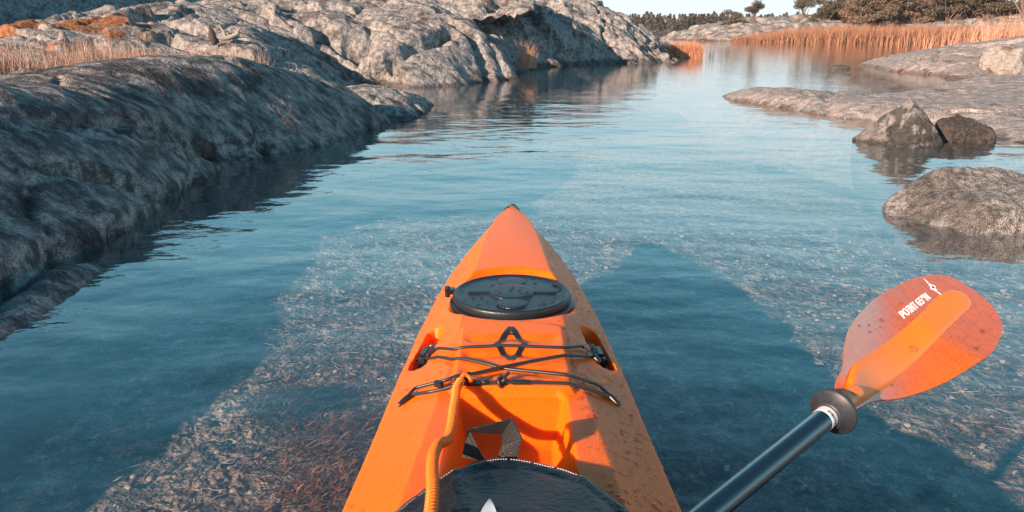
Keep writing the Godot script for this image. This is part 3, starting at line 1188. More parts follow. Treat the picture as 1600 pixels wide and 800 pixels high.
func _ready():
	var cam := Camera3D.new()
	cam.name = "camera"
	add_child(cam)
	cam.position = Vector3(0, .95, 0)
	cam.rotation_degrees = Vector3(-16.4, 0, 0)
	cam.fov = 36.6
	cam.near = 0.02
	cam.far = 3000
	# clear sky: pale at the horizon, deep blue-green overhead, the same all round
	var rows := [[-90.0, .05, .10, .12], [-1.0, .16, .21, .23], [0.0, .405, .45, .46], [3.0, .41, .475, .495], [6.0, .39, .51, .55], [10.0, .315, .535, .615], [15.0, .19, .465, .595], [22.0, .088, .3, .44], [35.0, .029, .105, .18], [60.0, .015, .05, .098], [90.0, .012, .042, .08]]
	var im := Image.create(256, 512, false, Image.FORMAT_RGBF)
	for y in 512:
		var el := 90.0 - (y + .5) / 512.0 * 180.0
		var c := Color.BLACK
		for k in rows.size() - 1:
			if el >= rows[k][0] and el <= rows[k + 1][0]:
				var f: float = (el - rows[k][0]) / (rows[k + 1][0] - rows[k][0])
				c = Color(rows[k][1], rows[k][2], rows[k][3]).lerp(Color(rows[k + 1][1], rows[k + 1][2], rows[k + 1][3]), f)
		im.fill_rect(Rect2i(0, y, 256, 1), c)
	var sky := PanoramaSkyMaterial.new()
	sky.panorama = ImageTexture.create_from_image(im)
	var env := Environment.new()
	env.background_mode = Environment.BG_SKY
	env.sky = Sky.new()
	env.sky.sky_material = sky
	env.tonemap_mode = Environment.TONE_MAPPER_LINEAR
	env.tonemap_exposure = 2.3
	env.fog_enabled = true
	env.fog_density = 0.0003
	env.fog_light_color = Color(.86, .93, .95)
	env.sdfgi_enabled = true
	env.ssao_enabled = true
	env.ssil_enabled = true
	var we := WorldEnvironment.new()
	we.name = "environment"
	we.environment = env
	add_child(we)
	var sun := DirectionalLight3D.new()
	sun.name = "sun"
	add_child(sun)
	sun.look_at_from_position(Vector3(-.667, .334, .667) * 10.0, Vector3.ZERO)
	sun.light_color = Color(1.0, .86, .76)
	sun.light_energy = 1.6
	sun.light_angular_distance = 0.5
	sun.shadow_enabled = true

	fbm = noise(FastNoiseLite.TYPE_SIMPLEX_SMOOTH, 0.55, 4, 101)
	fine = noise(FastNoiseLite.TYPE_SIMPLEX, 3.2, 3, 102)
	cell = noise(FastNoiseLite.TYPE_CELLULAR, 1.0, 1, 103, FastNoiseLite.FRACTAL_NONE)
	cell.cellular_return_type = FastNoiseLite.RETURN_DISTANCE2_SUB
	cellv = noise(FastNoiseLite.TYPE_CELLULAR, 1.0, 1, 104, FastNoiseLite.FRACTAL_NONE)
	cellv.cellular_return_type = FastNoiseLite.RETURN_CELL_VALUE
	make_materials()
	build_water()
	build_rocks()
	build_far_shore()
	build_kayak()
	build_skirt()
	build_leash()
	build_paddle()
	build_small_plants()
	build_bed_litter()

func axis(lo: float, hi: float, fine_lo: float, fine_hi: float, step: float, grow: float) -> PackedFloat32Array:
	var a := PackedFloat32Array()
	var x := fine_lo
	while x < fine_hi:
		a.append(x); x += step
	var s := step
	while x < hi:
		a.append(x); s *= grow; x += s
	a.append(hi)
	s = step
	x = fine_lo - step
	while x > lo:
		a.insert(0, x); s *= grow; x -= s
	a.insert(0, lo)
	return a

func bed_height(x: float, z: float) -> float:
	var d := -.25
	if z < -1.7: d = lerpf(-.25, -.19, smoothstep(-1.7, -4.2, z))
	d -= .7 * smoothstep(-4.2, -8.0, z) + 1.2 * smoothstep(-9.0, -30.0, z) + 2.0 * smoothstep(-30.0, -120.0, z)
	d += .035 * fbm.get_noise_2d(x * 1.4, z * 1.4) + .012 * fine.get_noise_2d(x * 1.3, z * 1.3) + .006 * fine.get_noise_2d(x * 4.0, z * 4.0)
	return d

func build_water():
	var xs := axis(-900, 900, -3.2, 3.6, .035, 1.12)
	var zs := axis(-900, 60, -7.0, -.9, .035, 1.12)
	var pts := PackedVector3Array()
	for z in zs:
		for x in xs: pts.append(Vector3(x, bed_height(x, z), z))
	var g := Geo.new()
	g.grid(pts, xs.size())
	for p in pts:
		var m := fbm.get_noise_3d(p.x * 1.3, 3.0, p.z * 1.3) + .4 * fine.get_noise_2d(p.x * .6, p.z * .6)
		var t := 1.0 + .5 * m
		g.c.append(Color(t, t * .98, t * .96))
	put("seabed", g.mesh(), M.bed, null, "structure")
	xs = axis(-900, 900, -4, 4, .05, 1.07)
	zs = axis(-900, 60, -8, -.8, .045, 1.06)
	pts = PackedVector3Array()
	var wav := noise(FastNoiseLite.TYPE_SIMPLEX_SMOOTH, 1.1, 2, 120)
	for r in zs.size():
		var sz: float = absf(zs[mini(r + 1, zs.size() - 1)] - zs[maxi(r - 1, 0)]) * .5
		for k in xs.size():
			var sx: float = absf(xs[mini(k + 1, xs.size() - 1)] - xs[maxi(k - 1, 0)]) * .5
			var fade := 1.0 - smoothstep(.15, .5, maxf(sx, sz))
			pts.append(Vector3(xs[k], fade * (.0055 * wav.get_noise_2d(xs[k] * .5, zs[r] * 1.0) + .0016 * wav.get_noise_2d(xs[k] * 1.9 + 50.0, zs[r] * 3.4)), zs[r]))
	g = Geo.new()
	g.grid(pts, xs.size())
	put("water", g.mesh(), M.water, null, "structure")

func outcrop(called: String, label: String, pts: Array, soft: float, box: Array, step: float, s: Dictionary, mat: Material, category := "rock") -> MeshInstance3D:
	var f := Field.new(pts, soft, -.2)
	var o := put(called, rock_sheet(f, box[0], box[1], box[2], box[3], step, s), mat)
	tag(o, label, category)
	return o

func build_rocks():
	# the near slab at the left: shore, ledge, shoulder and crest
	var slab := [
		V(-1.26, 0, -8.16), V(-1.51, 0, -7.03), V(-1.77, 0, -6.09), V(-2.08, 0, -5.3), V(-1.97, 0, -4.8), V(-1.84, 0, -4.01), V(-1.72, 0, -3.49), V(-1.63, 0, -2.87), V(-1.6, 0, -2.5), V(-1.58, 0, -2.2), V(-1.6, 0, -1.4), V(-1.7, 0, -.4), V(-1.8, 0, 1.0), V(-1.9, 0, 2.6),
		V(-1.05, -.4, -8.35), V(-1.28, -.4, -7.1), V(-1.52, -.4, -6.1), V(-1.8, -.35, -5.5), V(-1.72, -.4, -4.8), V(-1.58, -.4, -4.0), V(-1.46, -.4, -3.4), V(-1.36, -.4, -2.8), V(-1.33, -.4, -2.2), V(-1.35, -.4, -1.2), V(-1.4, -.4, .2), V(-1.5, -.4, 2.0),
		V(-2.72, .62, -4), V(-2.8, .6, -5), V(-2.52, .61, -6), V(-2.19, .61, -6.8), V(-2.12, .57, -7.3), V(-1.87, .44, -7.7), V(-1.63, .35, -7.9), V(-1.5, .2, -8.1), V(-2.65, .64, -3), V(-2.7, .66, -2), V(-2.7, .66, -.8), V(-2.8, .66, .6), V(-2.9, .66, 2.6),
		V(-2.08, .16, -4.1), V(-2.16, .24, -5), V(-2.0, .22, -6.2), V(-1.8, .2, -7.0), V(-2.02, .12, -3.3), V(-1.98, .11, -2.5), V(-2.0, .12, -1.4), V(-2.1, .14, .2), V(-1.86, .07, -3.4), V(-1.8, .06, -2.5), V(-1.82, .06, -1.4), V(-1.95, .07, -4.0), V(-1.62, .1, -6.6),
		V(-2.3, .38, -4.2), V(-2.36, .4, -5.1), V(-2.28, .34, -3.2), V(-2.28, .34, -2), V(-2.32, .34, -.5), V(-2.2, .42, -6.2),
		V(-4.2, .5, -4), V(-4.4, .46, -6), V(-3.6, .48, -7.4), V(-4.0, .56, -2), V(-4.2, .6, 1), V(-2.8, .4, -8.2), V(-2.1, .2, -8.7), V(-6, .5, -5), V(-6, .5, -1), V(-6, .5, 2.6), V(-5.4, .42, -8)]
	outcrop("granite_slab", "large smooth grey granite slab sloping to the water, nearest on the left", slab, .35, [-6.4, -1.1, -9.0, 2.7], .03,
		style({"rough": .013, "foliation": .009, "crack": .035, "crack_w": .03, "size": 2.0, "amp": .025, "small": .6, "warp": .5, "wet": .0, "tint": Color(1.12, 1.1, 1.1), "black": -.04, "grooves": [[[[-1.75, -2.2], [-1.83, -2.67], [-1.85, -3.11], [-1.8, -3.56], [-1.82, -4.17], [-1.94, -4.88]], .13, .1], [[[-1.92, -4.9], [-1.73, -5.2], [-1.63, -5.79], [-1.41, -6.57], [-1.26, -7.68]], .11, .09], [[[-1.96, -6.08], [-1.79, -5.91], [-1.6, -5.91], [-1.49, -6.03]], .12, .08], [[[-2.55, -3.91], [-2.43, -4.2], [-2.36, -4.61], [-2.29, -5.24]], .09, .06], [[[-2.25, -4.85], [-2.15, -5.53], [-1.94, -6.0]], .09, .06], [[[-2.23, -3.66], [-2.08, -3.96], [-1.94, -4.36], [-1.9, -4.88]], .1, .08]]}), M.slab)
	outcrop("shore_rock", "low pinkish rock wedge at the tip of the near left slab", [
		V(-1.43, -.05, -8.28), V(-1.1, 0, -8.4), V(-.95, 0, -9.26), V(-1.05, 0, -10.3), V(-1.5, 0, -10.9), V(-1.92, .27, -9.3), V(-1.54, .26, -9.5), V(-1.26, .19, -9.4), V(-1.1, .12, -9.3), V(-1.35, .13, -8.7), V(-2.4, .2, -9.4), V(-2.2, .0, -8.5), V(-.7, -.4, -8.4), V(-.6, -.4, -9.5), V(-.9, -.4, -11), V(-2.3, -.1, -10.8), V(-3, -.1, -9.6)],
		.3, [-3.2, -.5, -11.4, -8.0], .035, style({"rough": .025, "amp": .04, "size": .7, "crack": .04, "tint": Color(1.12, 1.1, 1.1), "black": -.02}), M.rock)
	# fractured outcrop behind the dry grass
	outcrop("lichen_outcrop", "fractured pale outcrop with bright orange lichen behind the dry grass", [
		V(-7.02, .77, -11), V(-6.75, .93, -11.5), V(-6.75, 1.01, -12), V(-6.37, 1.1, -13), V(-6.63, 1.16, -14), V(-6.49, 1.36, -15), V(-6.42, 1.45, -16), V(-5.97, 1.48, -16.5), V(-5.34, 1.49, -17), V(-4.6, 1.4, -17),
		V(-5.48, .5, -8.5), V(-5.34, .6, -9), V(-5.45, .7, -10.5), V(-4.71, .49, -9), V(-5.45, .81, -12), V(-4.36, .5, -9.5), V(-4.79, .7, -12.5), V(-3.96, .5, -10.5), V(-4.14, .79, -13), V(-3.53, .5, -11), V(-3.41, .53, -11.5), V(-3.13, .45, -12.2), V(-2.71, .25, -12), V(-2.3, -.1, -12.2), V(-2.4, -.1, -10.6), V(-3.2, .2, -9.5), V(-4, .3, -8.6), V(-5, .35, -8.1),
		V(-8.5, .8, -11), V(-8.5, .7, -9), V(-8.4, .9, -13), V(-8, 1.0, -16), V(-7.4, .9, -18), V(-5, .8, -19), V(-3.4, .4, -13.4), V(-2.4, -.2, -13.6), V(-7, .55, -8.6), V(-4.3, 1.0, -15), V(-3.6, .7, -16)],
		.3, [-8.6, -2.1, -18.6, -8.0], .045, style({"rough": .03, "amp": .2, "size": 1.25, "crack": .06, "crack_w": .09, "tint": Color(1.12, 1.1, 1.1), "black": .0,
		"orange": [[-6.7, -12.0, .9, .5], [-6.2, -12.6, .6, .5], [-7.2, -11.4, .5, .4], [-5.7, -10.2, .25, .2], [-5.0, -9.5, .35, .18], [-4.7, -9.8, .3, .2], [-5.5, -11.6, .35, .3]]}), M.rock)
	# the big dome at the waterline
	outcrop("granite_dome", "big rounded grey granite dome, deeply cracked, rising from the water mid-left", [
		V(-2.94, .02, -14.6), V(-2.34, 0, -13.7), V(-1.74, 0, -13.4), V(-1.1, 0, -13.6), V(-.46, 0, -14.2), V(-.06, 0, -15.1), V(.02, 0, -16), V(.1, -.1, -17), V(.6, -.5, -15.5), V(-.2, -.5, -13.7), V(-1.4, -.5, -12.8), V(-2.4, -.5, -12.9), V(-3.3, -.3, -13.9),
		V(-4.75, 1.0, -15), V(-4.68, 1.25, -16.5), V(-3.75, 1.39, -17), V(-2.72, 1.46, -17.3), V(-1.91, 1.42, -17.3), V(-1.34, 1.29, -17), V(-.79, 1.1, -16.6), V(-.45, .75, -16.2), V(-.19, .45, -16),
		V(-3.23, .78, -14.8), V(-2.69, .5, -14.1), V(-2.51, .85, -15), V(-1.91, .85, -15), V(-2.22, .25, -13.8), V(-1.79, .38, -13.9), V(-1.22, .83, -15.3), V(-1.15, .42, -14.3), V(-.72, .45, -15), V(-1.23, .2, -13.85), V(-3.9, .5, -14.1), V(-2.2, 1.2, -16.2), V(-3.2, 1.15, -16), V(-1.4, 1.08, -16),
		V(-5.4, .6, -14.4), V(-5.6, 1.2, -18), V(-3, 1.2, -19.5), V(-1, 1.0, -19), V(0, .3, -18.5)],
		.3, [-5.8, .35, -19.6, -12.9], .042, style({"rough": .035, "amp": .15, "size": 1.5, "small": .8, "crack": .06, "crack_w": .07, "warp": .45, "tint": Color(1.12, 1.1, 1.1), "black": -.04, "wet": .05, "grooves": [[[[-3.99, -15.2], [-3.43, -14.8], [-3.29, -14.3], [-3.01, -14.1], [-2.71, -14.0], [-2.4, -13.8]], .28, .22], [[[-2.37, -13.8], [-2.08, -14.0], [-1.74, -14.5], [-1.34, -15.0], [-1.18, -15.6]], .3, .2], [[[-1.27, -16.0], [-.75, -15.6], [-.48, -14.9], [-.35, -14.4]], .18, .15]]}), M.rock)
	outcrop("back_ridge", "grey rock ridge behind the big dome cutting the skyline", [
		V(-6.09, 1.84, -21), V(-4.82, 1.98, -22), V(-3.1, 2.01, -22), V(-1.38, 1.95, -22), V(-.17, 1.85, -22.4), V(-6, 1.2, -19), V(-4, 1.3, -19.6), V(-2.4, 1.3, -19.6), V(-.9, 1.2, -19.4), V(-8, 1.7, -22), V(-8, 1.3, -19.5), V(-6, 1.5, -25), V(-3, 1.5, -26), V(0, 1.2, -26), V(-9, .9, -24)],
		.5, [-9.2, .6, -26.2, -18.6], .07, style({"rough": .06, "amp": .16, "size": 1.3, "crack": .12, "tint": Color(1.12, 1.1, 1.1)}), M.rock)
	# the point that ends the left shore
	outcrop("rock_point", "rugged pale rock headland ending the left shore, its right end in shade", [
		V(.23, 0, -19.3), V(.83, 0, -20.5), V(1.71, 0, -21.2), V(2.89, 0, -22.4), V(3.79, 0, -22.5), V(4.5, 0, -23.3), V(4.95, 0, -24.5), V(5.05, 0, -26), V(.4, -.5, -18.6), V(1.8, -.5, -20.4), V(3.2, -.5, -21.6), V(4.6, -.5, -22.3), V(5.6, -.5, -24), V(5.8, -.5, -27),
		V(-1.26, 1.32, -20), V(-.69, 1.6, -22), V(.76, 1.71, -24), V(1.97, 1.67, -25), V(3.01, 1.57, -25.5), V(3.73, 1.21, -25.5), V(4.25, .88, -25.5), V(4.68, .5, -25.4),
		V(0, .75, -20.1), V(.48, .42, -20.3), V(1.05, .9, -22), V(1.38, .46, -21.5), V(2.15, .75, -22.6), V(2.11, .3, -22), V(2.99, .9, -23.5), V(2.94, .43, -22.9), V(3.71, .4, -23.2), V(3.54, .75, -24), V(2.2, 1.2, -23.8), V(1.0, 1.3, -23), V(3.3, 1.25, -24.6), V(-.3, .2, -18.6), V(-1.2, .4, -18.4), V(-2, .6, -19),
		V(-3.6, .3, -21), V(-3.6, .3, -24), V(-3.4, .2, -19), V(-2, 1.2, -24), V(0, 1.2, -27), V(2, 1.1, -28), V(4, .4, -28)],
		.3, [-3.8, 5.5, -28.2, -18.0], .05, style({"rough": .045, "amp": .26, "size": 1.2, "crack": .1, "crack_w": .12, "warp": .5, "tint": Color(1.12, 1.1, 1.1), "wet": .12, "black": -.03}), M.rock)
	# low rocks at the right
	outcrop("far_slab", "pale pink low granite slab reaching from the right edge below the tall grass", [
		V(8.98, 0, -19.6), V(8.63, 0, -17.9), V(8.85, 0, -16.6), V(8.44, 0, -15.4), V(9.2, 0, -21.2), V(10, 0, -22), V(8.7, -.3, -19.7), V(8.35, -.35, -17.8), V(8.55, -.3, -16.4), V(8.1, -.25, -15.1), V(9.2, -.3, -22), V(10.5, -.3, -23.4),
		V(8.95, .2, -18.3), V(9.25, .24, -19.2), V(9.1, .26, -17.3), V(8.8, .16, -15.9), V(9.85, .29, -20.5), V(10.65, .42, -20.5), V(11.18, .52, -20), V(11.51, .68, -19), V(11.78, .77, -18.5), V(8.97, .17, -18), V(9.29, .26, -17), V(10.09, .36, -17), V(9.31, .14, -15.6), V(10.6, .4, -16), V(12.5, .8, -17), V(14, .9, -17), V(14, .8, -20), V(12, .5, -22), V(14, .5, -23), V(12, .2, -14.6), V(10.2, -.12, -14.7)],
		.4, [7.9, 14, -23.4, -14.2], .055, style({"rough": .02, "amp": .05, "size": 2.2, "small": .5, "crack": .07, "crack_w": .035, "tint": Color(1.75, 1.48, 1.36), "wet": .06, "black": -.3, "grooves": [[[[10.15, -18.94], [9.39, -17.66], [8.5, -15.98], [8.26, -15.75]], .1, .07], [[[9.39, -17.66], [9.85, -17.81], [10.02, -17.33]], .1, .07]]}), M.pink_rock)
	var b := put("sandstone_block", boulder_mesh(Vector3(.62, .42, .5), .25, [[V(-.75, .5, .3).normalized(), .72], [V(0, 1, .1).normalized(), .78], [V(.1, .2, 1).normalized(), .78]], style({"rough": .02, "amp": .03, "size": .5, "tint": Color(1.6, 1.25, 1.05), "wet": -9, "black": -.2, "crack": .04}), V(9.95, .28, -15.8)), M.pink_rock)
	b.position = V(9.98, .27, -15.9)
	tag(b, "upright peach-coloured rock block at the right edge on the pale slab", "rock")
	outcrop("long_slab", "long low grey slab lying flat in the water on the right, widening to the edge", [
		V(2.94, 0, -10.9), V(3.22, 0, -9.9), V(3.5, 0, -8.75), V(3.8, 0, -8.35), V(4.2, 0, -8.0), V(4.44, 0, -7.4), V(4.39, 0, -6.9), V(4.31, 0, -6.5), V(4.3, 0, -5.6), V(2.7, -.25, -10.9), V(3.0, -.25, -9.7), V(3.3, -.25, -8.6), V(4.1, -.25, -7.4), V(4.05, -.25, -6), V(3.2, 0, -11.8), V(4.0, 0, -12.2), V(3.2, -.2, -12.4),
		V(3.25, .11, -10.6), V(3.5, .13, -9.9), V(3.42, .14, -10.4), V(3.75, .12, -8.95), V(3.9, .15, -9.3), V(4.1, .12, -8.5), V(4.5, .1, -8.0), V(4.75, .1, -7.3), V(4.7, .1, -6.7), V(3.35, .13, -11.1), V(3.5, .1, -11.5), V(3.76, .12, -11.4), V(4.21, .14, -10.6), V(4.72, .12, -10.2), V(5.4, .1, -10.8), V(5.3, -.2, -11.7), V(6.0, -.2, -12.6), V(6.9, -.15, -13.7), V(6.5, .12, -11.9), V(7.34, .16, -12.9), V(8.21, .18, -13.3), V(8.71, .2, -13.5), V(3.85, .15, -10.2), V(4.2, .14, -9.3), V(5.03, .1, -9.5), V(5.68, .12, -9.3), V(5.2, .13, -7.6), V(4.8, -.2, -11.6), V(8, .0, -14.8), V(9.5, .2, -13.4), V(9, .18, -11), V(8, .16, -9), V(6.5, .14, -7.6), V(5.6, .1, -6), V(4.9, -.1, -12.9)],
		.35, [2.5, 9.6, -14.8, -5.4], .045, style({"rough": .022, "amp": .03, "size": 2.0, "small": .5, "crack": .045, "crack_w": .025, "tint": Color(1.6, 1.38, 1.28), "wet": .022, "black": -.25, "grooves": [[[[4.01, -11.24], [3.82, -10.3], [3.67, -9.73]], .05, .05], [[[4.32, -10.55], [3.84, -9.61], [3.61, -8.98], [3.45, -8.58]], .06, .06], [[[5.29, -10.18], [5.1, -9.2], [4.9, -8.44]], .04, .05]]}), M.pink_rock)
	b = put("pyramid_boulder", boulder_mesh(V(.44, .66, .42), .2, [[V(-.72, .66, .35).normalized(), .44], [V(.62, .72, .32).normalized(), .42], [V(0, .7, .75).normalized(), .5], [V(0, .7, -.7).normalized(), .5]], style({"rough": .02, "amp": .025, "size": .4, "crack": .0, "tint": Color(.8, .79, .79), "black": .45, "wet": .06, "white": [-.02, .34, .05, .3]}), V(3.38, 0, -6.7), 90, 2.2), M.boulder)
	b.position = V(3.42, -.05, -6.68)
	tag(b, "dark pointed boulder streaked with white standing in the water on the right", "boulder")
	b = put("small_boulder", boulder_mesh(V(.23, .28, .24), .6, [[V(-.2, .9, .2).normalized(), .72], [V(.7, .6, .1).normalized(), .62], [V(-.6, .2, .7).normalized(), .75]], style({"rough": .02, "amp": .03, "size": .25, "tint": Color(.9, .8, .75), "black": .25, "wet": .03}), V(4.0, 0, -6.9), 60), M.boulder)
	b.position = V(4.0, -.04, -6.88)
	tag(b, "small dark brown boulder touching the right side of the pointed boulder", "boulder")
	b = put("round_boulder", boulder_mesh(V(.56, .31, .40), -.08, [[V(-.75, .55, .3).normalized(), .74], [V(-.2, .9, .4).normalized(), .76], [V(.5, .8, .1).normalized(), .8], [V(-.1, .15, 1).normalized(), .82]], style({"rough": .02, "amp": .03, "size": .4, "crack": .0, "tint": Color(1.75, 1.68, 1.65), "black": .12, "wet": .05}), V(2.55, 0, -3.9), 120, 2.3), M.boulder)
	b.position = V(2.52, -.05, -3.92)
	tag(b, "large speckled rounded boulder half out of the water, nearest on the right", "boulder")
	b = put("awash_rock", boulder_mesh(V(.24, .1, .16), .1, [], style({"rough": .02, "tint": Color(.4, .36, .34), "wet": -9}), V(7.9, 0, -19.3), 24), M.boulder)
	b.position = V(7.95, .0, -19.3)
	tag(b, "tiny dark rock just breaking the water before the reeds", "rock")
	# driftwood on the outcrop
	var t := thing("driftwood", "bleached driftwood stump lying on the lichen-covered outcrop", "driftwood", V(-4.15, .74, -11.5))
	t.scale = V(.72, .72, .72)
	var g := Geo.new()
	g.tube(smooth_path([V(-.28, .3, 0), V(-.12, .14, .05), V(.1, .1, .02), V(.34, .2, -.04)], 5), .045, 8)
	put("log", g.mesh(), M.wood, t)
	for e in [[V(.1, .1, 0), V(-.02, .34, .03)], [V(.2, .13, -.03), V(.36, .3, -.06)]]:
		g = Geo.new()
		g.tube(PackedVector3Array([e[0], e[0].lerp(e[1], .6) + V(.02, 0, 0), e[1]]), PackedFloat32Array([.04, .028, .01]), 6)
		put("branch_stub", g.mesh(), M.wood, t)
	g = Geo.new()
	g.tube(PackedVector3Array([V(-.22, .34, 0), V(-.16, .12, .06), V(-.1, .0, .08)]), PackedFloat32Array([.02, .09, .07]), 7)
	put("root_plate", g.mesh(), M.darkwood, t)

func build_far_shore():
	# shaded hillside at the upper left
	var f := Field.new([V(-10.6, .9, -20), V(-10.4, 1.0, -24), V(-10.8, 1.35, -28), V(-11.3, 1.45, -31), V(-10, .6, -34), V(-12.5, 1.4, -22), V(-13, 2.2, -27), V(-13.4, 2.6, -32), V(-16, 4.2, -22), V(-16.5, 4.8, -28), V(-17, 5.2, -34), V(-20, 7.2, -20), V(-21, 8, -28), V(-22, 8, -36), V(-28, 12, -24), V(-28, 12, -36), V(-12, .9, -17), V(-15, 3.0, -16), V(-20, 6.4, -13), V(-28, 11, -12), V(-11.5, .7, -12), V(-14, 2, -10), V(-20, 5, -8), V(-28, 9, -8), V(-9, .3, -30), V(-9, .5, -16)], .8, 0.0)
	put("hillside", rock_sheet(f, -28, -9.4, -36, -8.0, .15, style({"rough": .1, "amp": .16, "size": 2.0, "crack": .1, "tint": Color(1.12, 1.1, 1.1), "wet": -9}), -.4), M.rock, null, "structure")
	# land behind the reed bed
	f = Field.new([V(14.5, .0, -62), V(16, .5, -63), V(15, .3, -68), V(18, 1.0, -64), V(20, 1.7, -68), V(23, 1.9, -70), V(26, 1.8, -70), V(29, 1.4, -68), V(32, 1.4, -64), V(36, 1.6, -58), V(42, 2, -52), V(50, 2.4, -50), V(50, 2.6, -76), V(36, 2.4, -78), V(24, 1.8, -80), V(16, .6, -78), V(12.5, -.5, -66), V(13, -.6, -78), V(18, -.3, -58), V(22, -.3, -56), V(27, -.3, -51), V(32, -.2, -46), V(38, 0, -42), V(50, .6, -38)], 1.2, 0.0)
	put("headland", rock_sheet(f, 12, 50, -80, -38, .28, style({"rough": .12, "amp": .25, "size": 2.6, "crack": .15, "tint": Color(2.0, 1.32, 1.05), "wet": .1}), -.35), M.land, null, "structure")
	f = Field.new([V(-60, .5, -190), V(0, .4, -175), V(30, .3, -166), V(50, .3, -166), V(80, .3, -170), V(-60, -1, -165), V(0, -1, -160), V(30, -.8, -158), V(55, -.8, -158), V(90, -.8, -158), V(-60, 1, -240), V(0, 1, -230), V(40, 1, -220), V(90, 1, -220)], 4.0, 0.0)
	put("far_shore", rock_sheet(f, -60, 90, -235, -158, 1.6, style({"rough": .2, "tint": Color(.9, .8, .75), "wet": .2}), -.5), M.land, null, "structure")
	# far wood: reads as one mass
	var g := Geo.new()
	rng.seed = 44
	for k in 110:
		var y := pow(rng.randf(), .8)
		var a := rng.randf() * TAU
		var r := (1.05 - y) * .36 * rng.randf_range(.6, 1.2)
		var p := V(cos(a) * r, .12 + y * .9, sin(a) * r)
		var u := V(cos(a), rng.randf_range(-.5, .1), sin(a)) * .14
		var w := V(-sin(a), rng.randf_range(-.3, .3), cos(a)) * .11
		var q := g.v.size()
		g.v.append_array(PackedVector3Array([p - u, p + w, p + u, p - w]))
		g.quad(q, q + 1, q + 2, q + 3)
		for m in 4: g.c.append(Color(1, 1, 1))
	g.tube(PackedVector3Array([V(0, 0, 0), V(0, .9, 0)]), PackedFloat32Array([.03, .01]), 5)
	while g.c.size() < g.v.size(): g.c.append(Color(.9, .7, .6))
	var places := []
	var tints := []
	for k in 800:
		var x := rng.randf_range(-50, 85)
		var z := rng.randf_range(-205, -164)
		var h := rng.randf_range(1.7, 3.0) * (1.0 + (absf(z) - 164) * .004) * (1.2 if rng.randf() < .12 else 1.0)
		places.append(Transform3D(Basis(Vector3.UP, rng.randf() * TAU).scaled(V(h * rng.randf_range(.55, .95), h, h * .8)), V(x, maxf(f.h(x, z) - .15, .05), z)))
		var t := rng.randf_range(.7, 1.3)
		tints.append(Color(.125 * t, .1 * t, .07 * t))
	var wood := scatter("far_wood", g.mesh(), M.leaf, places, tints)
	tag(wood, "dark wood of small conifers along the far shore behind the headland", "forest")

	# the trees on the headland, each on its own
	var bush := lobed_tree(1.6, .06, V(0, .85, 0), V(.9, .75, .8), 12, .34, 4200, .06, 201)
	var pine := lobed_tree(2.6, .1, V(0, 2.0, 0), V(1.1, .65, .9), 11, .36, 4200, .06, 202)
	var broad := lobed_tree(4.4, .15, V(0, 2.9, 0), V(2.0, 1.6, 1.6), 22, .52, 12000, .1, 203)
	var wide := lobed_tree(4.0, .13, V(0, 2.0, 0), V(1.9, 1.6, 1.5), 24, .5, 12000, .1, 204)
	var tall := lobed_tree(6.0, .17, V(0, 4.0, 0), V(1.9, 2.0, 1.6), 20, .6, 12000, .11, 205)
	var dark := lin(.10, .08, .055)
	var olive := lin(.15, .115, .08)
	var brown := lin(.22, .145, .1)
	var grow := [
		["tall_tree", "tall olive tree whose crown runs out of the top above the forked stem tree", 1372, 40, tall, olive, .95, -73.0],
		["tall_tree", "tall dark tree between the sky gap and the olive tree above the reeds", 1418, 40, tall, dark, 1.1, -73.0],
		["tall_tree", "tall dark tree behind the low tree in the middle of the thicket", 1482, 40, tall, dark, 1.25, -72.0],
		["tall_tree", "tall brown tree second from the right edge behind the reeds", 1560, 40, tall, brown, 1.25, -70.0],
		["olive_bush", "olive bush on the headland slope under the tall trees' left end", 1322, 38, bush, olive, 1.1, -72.0],
		["juniper_bush", "dense round dark juniper at the left end of the headland", 1143, 49, bush, dark, 1.05, -66.0],
		["pine_tree", "small open pine, tallest beside the leftmost juniper", 1178, 44, pine, dark, .95, -68.0],
		["pine_tree", "spreading low pine on the bare rock hump of the headland", 1253, 40, pine, dark, 1.05, -68.0],
		["juniper_bush", "low juniper under the spreading pine on the rock hump", 1268, 43, bush, dark, .55, -66.0],
		["olive_bush", "small olive bush on the skyline between the pine and the large trees", 1302, 33, bush, olive, .7, -72.0],
		["broad_tree", "brownish broad tree with a pale forked stem, leftmost of the large trees", 1352, 42, broad, brown, 1.0, -68.0],
		["dark_tree", "dark low tree below the gap of sky in the large trees", 1400, 42, wide, dark, 1.05, -66.0],
		["broad_tree", "large olive tree left of the sky gap above the reeds", 1445, 42, tall, olive, 1.15, -66.0],
		["dark_tree", "dark wide tree standing low behind the reed bed", 1478, 42, wide, dark, 1.05, -62.0],
		["broad_tree", "tall brown tree with sky showing through, behind the reeds", 1520, 42, tall, olive, 1.2, -66.0],
		["dark_tree", "low dark tree under the sky holes near the right edge", 1545, 42, wide, dark, .95, -60.0],
		["brown_tree", "tall russet tree at the right edge of the picture", 1592, 44, tall, brown, 1.15, -58.0],
		["broad_tree", "big olive tree just past the right edge behind the russet tree", 1640, 40, tall, olive, 1.3, -62.0],
		["olive_bush", "round olive bush in front of the brownish broad tree", 1330, 44, bush, olive, .8, -66.0]]
	for k in grow.size():
		var e: Array = grow[k]
		var z: float = e[7]
		var x: float = (e[2] - 800.0) / 1209.0 * (-z * .959)
		var y: float = .95 + (44.2 - e[3]) / 1209.0 * (-z) * .93
		plant_tree(e[0], e[1], V(x, y - .1, z), e[4], e[5], e[6], k * 1.7)
	# undergrowth between the large trees
	rng.seed = 320
